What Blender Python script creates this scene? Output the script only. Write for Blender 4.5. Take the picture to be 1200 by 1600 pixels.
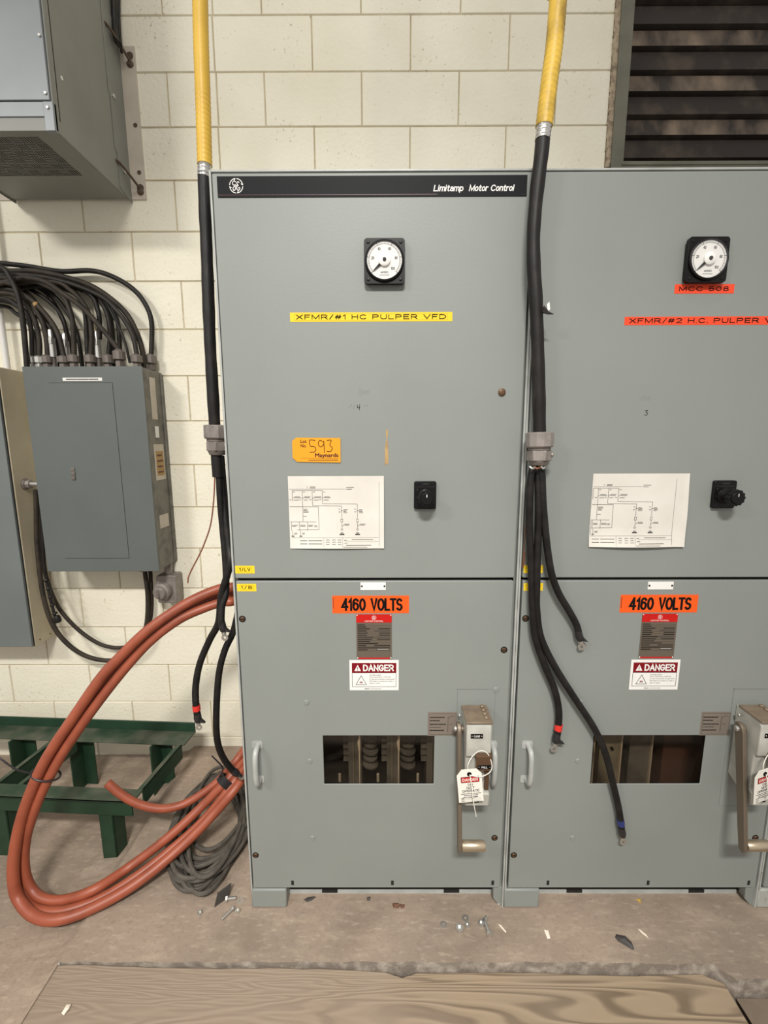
import bpy, bmesh, math, random
from mathutils import Vector, Matrix

random.seed(7)
for o in list(bpy.data.objects):
    bpy.data.objects.remove(o)
SC = bpy.context.scene
COL = SC.collection

# ------------------------------------------------------------------ camera
FPX = 694.0
PITCH, YAW, ROLL = 0.1586, 0.0029, -0.003
CAM = Vector((0.462, -1.296, 1.582))


def cam_axes():
    cp, sp = math.cos(PITCH), math.sin(PITCH)
    z = Matrix.Rotation(YAW, 3, 'Z')
    f, u, r = z @ Vector((0, cp, -sp)), z @ Vector((0, sp, cp)), z @ Vector((1, 0, 0))
    c, s = math.cos(ROLL), math.sin(ROLL)
    return c * r + s * u, -s * r + c * u, f


AX_R, AX_U, AX_F = cam_axes()
cd = bpy.data.cameras.new('camera')
cam = bpy.data.objects.new('camera', cd)
COL.objects.link(cam)
m = Matrix((AX_R, AX_U, -AX_F)).transposed().to_4x4()
m.translation = CAM
cam.matrix_world = m
cd.sensor_fit = 'VERTICAL'
cd.sensor_height = 36.0
cd.lens = 36.0 * FPX / 1600.0
cd.clip_start = 0.02
SC.camera = cam


def P(u, v, y):
    """the point of the place that lies at depth y and is seen at photo pixel u, v"""
    d = AX_R * ((u - 600) / FPX) - AX_U * ((v - 800) / FPX) + AX_F
    return CAM + d * ((y - CAM.y) / d.y)


def PZ(u, v, z):
    d = AX_R * ((u - 600) / FPX) - AX_U * ((v - 800) / FPX) + AX_F
    return CAM + d * ((z - CAM.z) / d.z)


# ------------------------------------------------------------------ light
SC.view_settings.view_transform = 'Standard'
SC.view_settings.look = 'None'
SC.view_settings.exposure = 0.0
SC.view_settings.gamma = 1.0
SC.view_settings.use_curve_mapping = False

wd = bpy.data.worlds.new('world')
SC.world = wd
wd.use_nodes = True
bg = wd.node_tree.nodes['Background']
bg.inputs[0].default_value = (1.0, 0.965, 0.915, 1)
bg.inputs[1].default_value = 0.615


def lamp(name, loc, sx, sy, power, color=(1.0, 0.97, 0.915), target=(0.3, 0.3, 1.4), spread=180):
    ld = bpy.data.lights.new(name, 'AREA')
    ld.shape = 'RECTANGLE'
    ld.size, ld.size_y = sx, sy
    ld.energy = power
    ld.color = color
    ld.spread = math.radians(spread)
    lo = bpy.data.objects.new(name, ld)
    COL.objects.link(lo)
    lo.location = loc
    lo.rotation_euler = (Vector(target) - Vector(loc)).to_track_quat('-Z', 'Y').to_euler()
    return lo


lamp('fluorescent_or_fill_lamp', (0.35, -3.4, 4.4), 0.9, 0.26, 50, target=(0.5, 0.0, -0.4), spread=72)
lamp('fluorescent_or_fill_lamp', (-2.5, -3.0, 4.0), 0.9, 0.26, 24, target=(-1.3, 0.8, 1.3), spread=90)
lamp('fluorescent_or_fill_lamp', (0.3, -1.2, 4.7), 1.2, 0.28, 6, target=(0.2, 0.8, 3.0), spread=110)  # added fill lamp, unseen, put in to brighten the upper wall


# ------------------------------------------------------------------ materials
def lin(c):
    return c / 12.92 if c <= 0.04045 else ((c + 0.055) / 1.055) ** 2.4


def S(r, g, b):
    return (lin(r / 255), lin(g / 255), lin(b / 255), 1.0)


def mat(name, col, rough=0.5, metal=0.0, col2=None, scale=6.0, mixlo=0.4, mixhi=0.7, bump=0.0, bscale=120.0,
        stretch=(1, 1, 1), spec=0.5, detail=6.0):
    mt = bpy.data.materials.new(name)
    mt.use_nodes = True
    nt = mt.node_tree
    b = nt.nodes['Principled BSDF']
    b.inputs['Base Color'].default_value = col
    b.inputs['Roughness'].default_value = rough
    b.inputs['Metallic'].default_value = metal
    b.inputs['Specular IOR Level'].default_value = spec
    geo = nt.nodes.new('ShaderNodeNewGeometry')
    mp = nt.nodes.new('ShaderNodeMapping')
    mp.inputs['Scale'].default_value = stretch
    nt.links.new(geo.outputs['Position'], mp.inputs['Vector'])
    if col2:
        n = nt.nodes.new('ShaderNodeTexNoise')
        n.inputs['Scale'].default_value = scale
        n.inputs['Detail'].default_value = detail
        nt.links.new(mp.outputs[0], n.inputs['Vector'])
        rp = nt.nodes.new('ShaderNodeValToRGB')
        rp.color_ramp.elements[0].position = mixlo
        rp.color_ramp.elements[1].position = mixhi
        rp.color_ramp.elements[0].color = col
        rp.color_ramp.elements[1].color = col2
        nt.links.new(n.outputs['Fac'], rp.inputs['Fac'])
        nt.links.new(rp.outputs['Color'], b.inputs['Base Color'])
    if bump:
        n = nt.nodes.new('ShaderNodeTexNoise')
        n.inputs['Scale'].default_value = bscale
        n.inputs['Detail'].default_value = 4
        nt.links.new(mp.outputs[0], n.inputs['Vector'])
        bp = nt.nodes.new('ShaderNodeBump')
        bp.inputs['Strength'].default_value = bump
        bp.inputs['Distance'].default_value = 0.004
        nt.links.new(n.outputs['Fac'], bp.inputs['Height'])
        nt.links.new(bp.outputs[0], b.inputs['Normal'])
    return mt


M = {}
M['cab'] = mat('cabinet_gray_paint', S(131, 135, 131), 0.45, col2=S(127, 131, 127), scale=2.5, bump=0.05, bscale=260, spec=0.4)
M['cabedge'] = mat('cabinet_edge_paint', S(168, 170, 166), 0.4, col2=S(150, 152, 148), scale=14)
M['cabold'] = mat('flaking_gray_paint', S(160, 163, 156), 0.6, col2=S(120, 112, 98), scale=40, mixlo=0.55, mixhi=0.75,
                  bump=0.2)
M['gasket_black'] = mat('black_gasket_and_shade', S(22, 18, 16), 0.7)
M['inside'] = mat('dark_compartment', S(62, 56, 50), 0.8, col2=S(44, 40, 36), scale=12)
M['barrier'] = mat('brown_barrier_board', S(120, 112, 102), 0.7, col2=S(84, 78, 70), scale=14)
M['tanboard'] = mat('tan_barrier_board', S(150, 138, 116), 0.7, col2=S(120, 110, 92), scale=14)
M['busbar'] = mat('dull_steel_strip', S(235, 215, 190), 0.4, 0.3)
M['black'] = mat('black_plastic', S(12, 11, 11), 0.4, spec=0.25)
M['blackmatte'] = mat('black_rubber', S(20, 18, 18), 0.5, col2=S(34, 31, 29), scale=30, bump=0.15, bscale=200, spec=0.3)
M['cablejacket'] = mat('black_cable_jacket', S(26, 23, 20), 0.5, col2=S(46, 41, 35), scale=20, spec=0.3)
M['cabledust'] = mat('dusty_cable_jacket', S(56, 49, 40), 0.6, col2=S(34, 30, 26), scale=20, spec=0.3)
M['sheath'] = mat('scuffed_black_sheath', S(24, 21, 21), 0.5, col2=S(62, 54, 47), scale=26, mixlo=0.55, mixhi=0.85, bump=0.2, bscale=90, stretch=(1, 1, 0.3), spec=0.3)
M['yellow'] = mat('yellow_cable_jacket', S(212, 172, 60), 0.42, col2=S(198, 158, 52), scale=9)
M['yellowdirty'] = mat('soiled_yellow_jacket', S(214, 176, 64), 0.45, col2=S(104, 80, 32), scale=16, mixlo=0.45, mixhi=0.74, stretch=(1, 1, 0.6))
M['armor'] = mat('aluminium_armor', S(200, 198, 194), 0.3, 0.9)
M['silver'] = mat('zinc_plate', S(205, 203, 198), 0.3, 0.85)
M['glandgray'] = mat('cast_gland_gray', S(146, 138, 132), 0.45, 0.35, col2=S(120, 112, 108), scale=30)
M['glanddark'] = mat('dull_gland_gray', S(112, 104, 98), 0.5, 0.3)
M['copper'] = mat('tarnished_copper', S(116, 76, 54), 0.5, 0.3)
M['wirebrown'] = mat('brown_wire', S(122, 74, 52), 0.5)
M['redtape'] = mat('red_tape', S(205, 48, 40), 0.45)
M['bluetape'] = mat('blue_tape', S(38, 50, 104), 0.45)
M['blacktape'] = mat('black_tape', S(38, 36, 38), 0.4)
M['terracotta'] = mat('terracotta_cable', S(152, 78, 54), 0.45, col2=S(130, 64, 44), scale=12)
M['coil'] = mat('gray_rubber_cord', S(84, 78, 70), 0.7, col2=S(60, 56, 51), scale=25)
M['green'] = mat('dark_green_paint', S(26, 54, 36), 0.5, col2=S(32, 60, 41), scale=20)
M['greendust'] = mat('dusty_green_paint', S(32, 56, 38), 0.6, col2=S(92, 92, 78), scale=9, mixlo=0.35, mixhi=0.75)
M['panel'] = mat('panelboard_blue_gray', S(92, 97, 95), 0.45, col2=S(88, 93, 91), scale=4, bump=0.04, bscale=260)
M['panelside'] = mat('panelboard_side_gray', S(112, 109, 100), 0.5, col2=S(84, 81, 74), scale=22, mixlo=0.45)
M['enclfront'] = mat('enclosure_blue_gray', S(108, 114, 113), 0.45, col2=S(103, 109, 108), scale=4)
M['enclside'] = mat('enclosure_tan', S(188, 178, 154), 0.5, col2=S(176, 165, 140), scale=5)
M['heater'] = mat('heater_gray_paint', S(128, 129, 122), 0.45, col2=S(120, 121, 114), scale=5)
M['heaterfront'] = mat('heater_front_steel', S(132, 137, 140), 0.42, 0.15, col2=S(125, 130, 133), scale=5)
M['mountplate'] = mat('primer_gray_plate', S(196, 186, 172), 0.6, col2=S(184, 174, 160), scale=12)
M['rod'] = mat('rusty_anchor_rod', S(92, 76, 62), 0.5, 0.4)
M['white'] = mat('white_label', S(224, 222, 218), 0.5, spec=0.25)
M['paper'] = mat('white_paper', S(212, 207, 199), 0.85, col2=S(200, 195, 186), scale=7, spec=0.2)
M['ink'] = mat('gray_print', S(70, 68, 66), 0.9, spec=0.1)
M['inkdark'] = mat('black_print', S(14, 10, 10), 0.8, spec=0.15)
M['pencil'] = mat('pencil_marks', S(118, 122, 118), 0.7)
M['yellowlabel'] = mat('yellow_label', S(230, 196, 44), 0.5, spec=0.2)
M['yellowline'] = mat('yellow_label_line', S(196, 160, 36), 0.45)
M['orangelabel'] = mat('orange_label', S(226, 88, 30), 0.5, spec=0.2)
M['orangered'] = mat('orange_red_label', S(228, 76, 46), 0.5, spec=0.2)
M['lotyellow'] = mat('amber_lot_tag', S(224, 150, 38), 0.7, spec=0.2)
M['lotink'] = mat('dark_brown_print', S(86, 40, 22), 0.7)
M['banner'] = mat('black_banner', S(20, 21, 24), 0.5, spec=0.12)
M['bannerred'] = mat('dark_red_line', S(86, 30, 36), 0.4)
M['signred'] = mat('danger_dark_red', S(118, 16, 26), 0.5, spec=0.2)
M['platered'] = mat('nameplate_red', S(184, 26, 22), 0.5, spec=0.2)
M['platebrown'] = mat('nameplate_metal', S(112, 102, 90), 0.4, 0.4)
M['instrplate'] = mat('instruction_plate', S(130, 120, 110), 0.45, 0.2)
M['maskingtape'] = mat('masking_tape', S(176, 146, 102), 0.8, col2=S(158, 126, 86), scale=60, spec=0.2)
M['mech'] = mat('mechanism_silver_paint', S(186, 185, 176), 0.4, 0.25, col2=S(168, 166, 158), scale=20)
M['mechside'] = mat('mechanism_side_paint', S(158, 164, 154), 0.45)
M['bronze'] = mat('bronze_plate', S(134, 118, 100), 0.45, 0.3, col2=S(116, 100, 84), scale=30)
M['lever'] = mat('lever_steel', S(112, 100, 86), 0.42, 0.4)
M['grip'] = mat('satin_grip', S(186, 170, 146), 0.3, 0.75)
M['latch'] = mat('rusty_latch', S(96, 72, 52), 0.5, 0.4)
M['dial'] = mat('dial_white', S(226, 224, 220), 0.5, spec=0.25)
M['tagwhite'] = mat('tag_white', S(224, 220, 210), 0.5, spec=0.25)
M['rust'] = mat('rusty_brown', S(98, 66, 50), 0.8)
M['darkscrap'] = mat('dark_scrap', S(62, 58, 56), 0.6)
M['pale'] = mat('pale_chip', S(226, 214, 196), 0.7)
M['brass'] = mat('brass_yellow', S(222, 186, 84), 0.4, 0.4)
M['louver'] = mat('grimy_dark_siding', S(50, 42, 36), 0.7, col2=S(140, 122, 104), scale=9, mixlo=0.42, mixhi=0.76, bump=0.3, bscale=40, stretch=(1, 1, 0.5), detail=9)
M['louverdark'] = mat('dark_siding_recess', S(44, 36, 30), 0.75, col2=S(86, 74, 62), scale=9, mixlo=0.45, mixhi=0.8)
M['winframe'] = mat('olive_steel_frame', S(110, 108, 94), 0.55, col2=S(94, 92, 80), scale=9)
M['mortar'] = mat('crumbly_mortar', S(176, 160, 136), 0.9, col2=S(112, 96, 80), scale=50, bump=0.6, bscale=60)


def glass(name, fac, col=(1, 1, 1, 1)):
    mt = bpy.data.materials.new(name)
    mt.use_nodes = True
    nt = mt.node_tree
    nt.nodes.remove(nt.nodes['Principled BSDF'])
    out = nt.nodes['Material Output']
    t = nt.nodes.new('ShaderNodeBsdfTransparent')
    t.inputs[0].default_value = col
    g = nt.nodes.new('ShaderNodeBsdfGlossy')
    g.inputs['Roughness'].default_value = 0.08
    mx = nt.nodes.new('ShaderNodeMixShader')
    mx.inputs[0].default_value = fac
    nt.links.new(t.outputs[0], mx.inputs[1])
    nt.links.new(g.outputs[0], mx.inputs[2])
    nt.links.new(mx.outputs[0], out.inputs[0])
    return mt


M['glass'] = glass('clear_cover', 0.05)
M['smokeglass'] = glass('grimy_viewing_pane', 0.045, S(226, 224, 220))


def node_wall():
    mt = mat('cream_block_paint', S(236, 231, 213), 0.6, col2=S(228, 222, 202), scale=3.0, bump=0.5, bscale=60, spec=0.3)
    nt = mt.node_tree
    b = nt.nodes['Principled BSDF']
    src = b.inputs['Base Color'].links[0].from_socket
    geo = nt.nodes.new('ShaderNodeNewGeometry')
    # pits in the block face
    n = nt.nodes.new('ShaderNodeTexNoise')
    n.inputs['Scale'].default_value = 70
    n.inputs['Detail'].default_value = 2
    nt.links.new(geo.outputs['Position'], n.inputs['Vector'])
    n2 = nt.nodes.new('ShaderNodeTexNoise')
    n2.inputs['Scale'].default_value = 5
    n2.inputs['Detail'].default_value = 5
    nt.links.new(geo.outputs['Position'], n2.inputs['Vector'])
    half = nt.nodes.new('ShaderNodeMath')
    half.operation = 'MULTIPLY_ADD'
    half.inputs[1].default_value = 0.5
    half.inputs[2].default_value = 0.55
    nt.links.new(n2.outputs['Fac'], half.inputs[0])
    mul = nt.nodes.new('ShaderNodeMath')
    mul.operation = 'MULTIPLY'
    nt.links.new(n.outputs['Fac'], mul.inputs[0])
    nt.links.new(half.outputs[0], mul.inputs[1])
    rp = nt.nodes.new('ShaderNodeValToRGB')
    rp.color_ramp.elements[0].position = 0.54
    rp.color_ramp.elements[1].position = 0.66
    rp.color_ramp.elements[0].color = (0, 0, 0, 1)
    rp.color_ramp.elements[1].color = (1, 1, 1, 1)
    nt.links.new(mul.outputs[0], rp.inputs['Fac'])
    mx = nt.nodes.new('ShaderNodeMixRGB')
    mx.inputs[2].default_value = S(176, 162, 134)
    nt.links.new(src, mx.inputs[1])
    nt.links.new(rp.outputs[0], mx.inputs[0])
    # limewash flaking along the foot of the wall
    sep = nt.nodes.new('ShaderNodeSeparateXYZ')
    nt.links.new(geo.outputs['Position'], sep.inputs[0])
    add = nt.nodes.new('ShaderNodeMath')
    add.operation = 'MULTIPLY_ADD'
    nt.links.new(n2.outputs['Fac'], add.inputs[0])
    add.inputs[1].default_value = 0.16
    nt.links.new(sep.outputs['Z'], add.inputs[2])
    lt = nt.nodes.new('ShaderNodeMath')
    lt.operation = 'LESS_THAN'
    lt.inputs[1].default_value = 0.10
    nt.links.new(add.outputs[0], lt.inputs[0])
    mx2 = nt.nodes.new('ShaderNodeMixRGB')
    mx2.inputs[2].default_value = S(232, 226, 208)
    nt.links.new(lt.outputs[0], mx2.inputs[0])
    nt.links.new(mx.outputs[0], mx2.inputs[1])
    nt.links.new(mx2.outputs[0], b.inputs['Base Color'])
    return mt


M['wall'] = node_wall()
M['joint'] = mat('darker_mortar_joint', S(190, 178, 150), 0.85, col2=S(160, 146, 118), scale=9)  # joints toned darker than the block faces


def node_floor():
    mt = mat('stained_concrete', S(152, 134, 118), 0.75, col2=S(132, 118, 104), scale=2.2, mixlo=0.35, mixhi=0.65,
             bump=0.35, bscale=45)
    nt = mt.node_tree
    b = nt.nodes['Principled BSDF']
    src = b.inputs['Base Color'].links[0].from_socket
    geo = nt.nodes.new('ShaderNodeNewGeometry')
    mp = nt.nodes.new('ShaderNodeMapping')
    mp.inputs['Rotation'].default_value = (0, 0, 0.6)
    mp.inputs['Scale'].default_value = (1, 3.2, 1)
    nt.links.new(geo.outputs['Position'], mp.inputs[0])
    last = src
    for sc, lo, hi, c, vec, amt in ((7, 0.5, 0.85, S(184, 168, 148), mp.outputs[0], 0.5),
                                    (4, 0.5, 0.8, S(112, 96, 82), geo.outputs['Position'], 0.6),
                                    (26, 0.55, 0.85, S(198, 184, 164), mp.outputs[0], 0.45),
                                    (70, 0.52, 0.75, S(116, 102, 90), geo.outputs['Position'], 0.45),
                                    (240, 0.60, 0.72, S(96, 84, 74), geo.outputs['Position'], 0.5)):
        n = nt.nodes.new('ShaderNodeTexNoise')
        n.inputs['Scale'].default_value = sc
        n.inputs['Detail'].default_value = 7
        nt.links.new(vec, n.inputs['Vector'])
        rp = nt.nodes.new('ShaderNodeValToRGB')
        rp.color_ramp.elements[0].position = lo
        rp.color_ramp.elements[1].position = hi
        rp.color_ramp.elements[0].color = (0, 0, 0, 1)
        rp.color_ramp.elements[1].color = (amt, amt, amt, 1)
        nt.links.new(n.outputs['Fac'], rp.inputs['Fac'])
        mx = nt.nodes.new('ShaderNodeMixRGB')
        mx.inputs[2].default_value = c
        nt.links.new(rp.outputs[0], mx.inputs[0])
        nt.links.new(last, mx.inputs[1])
        last = mx.outputs[0]
    nt.links.new(last, b.inputs['Base Color'])
    return mt


M['floor'] = node_floor()
M['broken'] = mat('broken_concrete_edge', S(120, 110, 100), 0.9, col2=S(168, 158, 146), scale=26, mixlo=0.45, mixhi=0.7,
                  bump=0.8, bscale=50)
M['trench'] = mat('dirty_trench_concrete', S(112, 98, 84), 0.9, col2=S(90, 78, 66), scale=9, bump=0.4, bscale=40)


def node_plank():
    mt = mat('weathered_plank', S(164, 142, 116), 0.75)
    nt = mt.node_tree
    b = nt.nodes['Principled BSDF']
    geo = nt.nodes.new('ShaderNodeNewGeometry')
    mp = nt.nodes.new('ShaderNodeMapping')
    mp.inputs['Scale'].default_value = (0.55, 6.5, 4)
    nt.links.new(geo.outputs['Position'], mp.inputs[0])
    n = nt.nodes.new('ShaderNodeTexNoise')
    n.inputs['Scale'].default_value = 1.1
    n.inputs['Detail'].default_value = 3
    n.inputs['Distortion'].default_value = 0.5
    nt.links.new(mp.outputs[0], n.inputs['Vector'])
    mul = nt.nodes.new('ShaderNodeMath')
    mul.operation = 'MULTIPLY'
    mul.inputs[1].default_value = 165.0
    nt.links.new(n.outputs['Fac'], mul.inputs[0])
    sn = nt.nodes.new('ShaderNodeMath')
    sn.operation = 'SINE'
    nt.links.new(mul.outputs[0], sn.inputs[0])
    rp = nt.nodes.new('ShaderNodeValToRGB')
    rp.color_ramp.elements[0].position = 0.0
    rp.color_ramp.elements[1].position = 0.9
    rp.color_ramp.elements[0].color = S(146, 128, 105)
    rp.color_ramp.elements[1].color = S(108, 92, 74)
    nt.links.new(sn.outputs[0], rp.inputs['Fac'])
    # grime laid over the grain
    n2 = nt.nodes.new('ShaderNodeTexNoise')
    n2.inputs['Scale'].default_value = 3.0
    n2.inputs['Detail'].default_value = 8
    nt.links.new(geo.outputs['Position'], n2.inputs['Vector'])
    sx = nt.nodes.new('ShaderNodeSeparateXYZ')
    nt.links.new(geo.outputs['Position'], sx.inputs[0])
    rx = nt.nodes.new('ShaderNodeMapRange')
    rx.inputs[1].default_value = 0.9
    rx.inputs[2].default_value = -0.5
    rx.inputs[3].default_value = 0.0
    rx.inputs[4].default_value = 0.8
    nt.links.new(sx.outputs['X'], rx.inputs[0])
    ad = nt.nodes.new('ShaderNodeMath')
    nt.links.new(rx.outputs[0], ad.inputs[0])
    nt.links.new(n2.outputs['Fac'], ad.inputs[1])
    r2 = nt.nodes.new('ShaderNodeValToRGB')
    r2.color_ramp.elements[0].position = 0.5
    r2.color_ramp.elements[1].position = 0.95
    r2.color_ramp.elements[1].color = (0.96, 0.96, 0.96, 1)
    nt.links.new(ad.outputs[0], r2.inputs['Fac'])
    mx = nt.nodes.new('ShaderNodeMixRGB')
    mx.inputs[2].default_value = S(140, 124, 108)
    nt.links.new(r2.outputs[0], mx.inputs[0])
    nt.links.new(rp.outputs[0], mx.inputs[1])
    nt.links.new(mx.outputs[0], b.inputs['Base Color'])
    bp = nt.nodes.new('ShaderNodeBump')
    bp.inputs['Strength'].default_value = 0.18
    bp.inputs['Distance'].default_value = 0.004
    nt.links.new(sn.outputs[0], bp.inputs['Height'])
    nt.links.new(bp.outputs[0], b.inputs['Normal'])
    return mt


M['plank'] = node_plank()


# ------------------------------------------------------------------ mesh builder
def catmull(pts, n=10):
    pts = [Vector(p) for p in pts]
    if len(pts) < 3:
        return pts
    ext = [pts[0] * 2 - pts[1]] + pts + [pts[-1] * 2 - pts[-2]]
    out = []
    for i in range(1, len(ext) - 2):
        p0, p1, p2, p3 = ext[i - 1:i + 3]
        for k in range(n):
            t = k / n
            out.append(0.5 * ((2 * p1) + (p2 - p0) * t + (2 * p0 - 5 * p1 + 4 * p2 - p3) * t * t
                              + (3 * p1 - p0 - 3 * p2 + p3) * t * t * t))
    out.append(pts[-1])
    return out


def _arc(cx, cy, rx, ry, a0, a1, n=12):
    return [(cx + rx * math.cos(math.radians(a0 + (a1 - a0) * k / n)), cy + ry * math.sin(math.radians(a0 + (a1 - a0) * k / n))) for k in range(n + 1)]


_D = [(0, 0), (0, 1), (.25, 1)] + _arc(.25, .5, .42, .5, 90, -90)[1:] + [(0, 0)]
_P = [(0, 0), (0, 1), (.36, 1)] + _arc(.36, .73, .26, .27, 90, -90)[1:] + [(0, .46)]
_S = _arc(.31, .74, .29, .26, 35, 180, 8) + _arc(.31, .74, .29, .24, 180, 265, 4)[1:] + _arc(.31, .26, .31, .24, 80, 0, 5)[1:] + _arc(.31, .26, .31, .26, 0, -145, 8)[1:]
GLYPH = {   # width, pen strokes in a cell one unit high
    'A': (.68, [[(0, 0), (.34, 1), (.68, 0)], [(.12, .33), (.56, .33)]]),
    'B': (.62, [[(0, 0), (0, 1), (.34, 1)] + _arc(.34, .76, .24, .24, 90, -90)[1:] + [(0, .52)], [(.34, .52)] + _arc(.34, .26, .28, .26, 90, -90) + [(0, 0)]]),
    'C': (.66, [_arc(.35, .5, .35, .5, 42, 318, 20)]),
    'D': (.67, [_D]),
    'E': (.56, [[(.56, 1), (0, 1), (0, 0), (.56, 0)], [(0, .52), (.5, .52)]]),
    'F': (.54, [[(.54, 1), (0, 1), (0, 0)], [(0, .5), (.46, .5)]]),
    'G': (.70, [_arc(.35, .5, .35, .5, 42, 325, 20) + [(.68, .46), (.40, .46)]]),
    'H': (.62, [[(0, 0), (0, 1)], [(.62, 0), (.62, 1)], [(0, .52), (.62, .52)]]),
    'I': (0, [[(0, 0), (0, 1)]]),
    'L': (.50, [[(0, 1), (0, 0), (.5, 0)]]),
    'M': (.76, [[(0, 0), (0, 1), (.38, .08), (.76, 1), (.76, 0)]]),
    'N': (.62, [[(0, 0), (0, 1), (.62, 0), (.62, 1)]]),
    'O': (.74, [_arc(.37, .5, .37, .5, 90, 450, 28)]),
    'P': (.62, [_P]),
    'R': (.64, [_P, [(.34, .46), (.64, 0)]]),
    'S': (.62, [_S]),
    'T': (.62, [[(0, 1), (.62, 1)], [(.31, 1), (.31, 0)]]),
    'U': (.62, [[(0, 1), (0, .3)] + _arc(.31, .3, .31, .3, 180, 360)[1:] + [(.62, 1)]]),
    'V': (.68, [[(0, 1), (.34, 0), (.68, 1)]]),
    'X': (.66, [[(0, 0), (.66, 1)], [(0, 1), (.66, 0)]]),
    'Y': (.66, [[(0, 1), (.33, .46), (.66, 1)], [(.33, .46), (.33, 0)]]),
    '0': (.56, [_arc(.28, .5, .28, .5, 90, 450, 24)]),
    '1': (.22, [[(0, .76), (.20, 1), (.20, 0)]]),
    '2': (.56, [_arc(.28, .72, .28, .28, 165, -30, 10) + [(0, 0), (.56, 0)]]),
    '3': (.56, [_arc(.27, .75, .25, .25, 160, -80, 10) + [(.24, .52)], [(.24, .52)] + _arc(.27, .26, .29, .26, 80, -160, 10)]),
    '4': (.60, [[(.44, 0), (.44, 1)], [(.44, 1), (0, .28), (.60, .28)]]),
    '5': (.56, [[(.52, 1), (.08, 1), (.04, .5)] + _arc(.27, .31, .29, .31, 130, -150, 12)]),
    '6': (.56, [_arc(.30, .70, .28, .30, 35, 180, 8) + [(.01, .32)], _arc(.28, .31, .27, .31, 90, 450, 20)]),
    '7': (.54, [[(0, 1), (.54, 1), (.18, 0)]]),
    '8': (.56, [_arc(.28, .76, .23, .24, 90, 450, 18), _arc(.28, .26, .28, .26, 90, 450, 20)]),
    '9': (.56, [_arc(.28, .69, .27, .31, 90, 450, 20), [(.55, .68)] + _arc(.26, .30, .28, .30, 0, -145, 8)]),
    '/': (.36, [[(0, -.05), (.36, 1.05)]]),
    '#': (.62, [[(.10, 0), (.24, 1)], [(.38, 0), (.52, 1)], [(0, .34), (.58, .34)], [(.06, .68), (.62, .68)]]),
    '.': (.02, [[(0, 0), (.02, 0)]]),
    '!': (.0, [[(0, 1), (0, .34)], [(0, 0), (0, .02)]]),
    ' ': (.22, []),
    'i': (0, [[(0, 0), (0, .70)], [(0, .96), (0, 1.0)]]),
    'l': (0, [[(0, 0), (0, 1)]]),
    'm': (.74, [[(0, 0), (0, .7)], [(0, .5)] + _arc(.185, .52, .185, .18, 180, 0, 8) + [(.37, 0)], [(.37, .5)] + _arc(.555, .52, .185, .18, 180, 0, 8) + [(.74, 0)]]),
    'n': (.42, [[(0, 0), (0, .7)], [(0, .48)] + _arc(.21, .49, .21, .21, 180, 0, 8) + [(.42, 0)]]),
    'o': (.46, [_arc(.23, .35, .23, .35, 90, 450, 18)]),
    'p': (.46, [[(0, -.26), (0, .7)], _arc(.23, .35, .23, .35, 90, 450, 18)]),
    'a': (.42, [[(.04, .56)] + _arc(.22, .52, .19, .18, 150, 0, 7) + [(.42, 0)], [(.41, .42)] + _arc(.20, .19, .20, .20, 75, 300, 9) + [(.42, .16)]]),
    't': (.30, [[(.12, .95), (.12, .12), (.20, 0), (.30, 0)], [(0, .68), (.28, .68)]]),
    'r': (.28, [[(0, 0), (0, .7)], [(0, .45), (.08, .62), (.28, .68)]]),
}
ORG = {}


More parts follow.
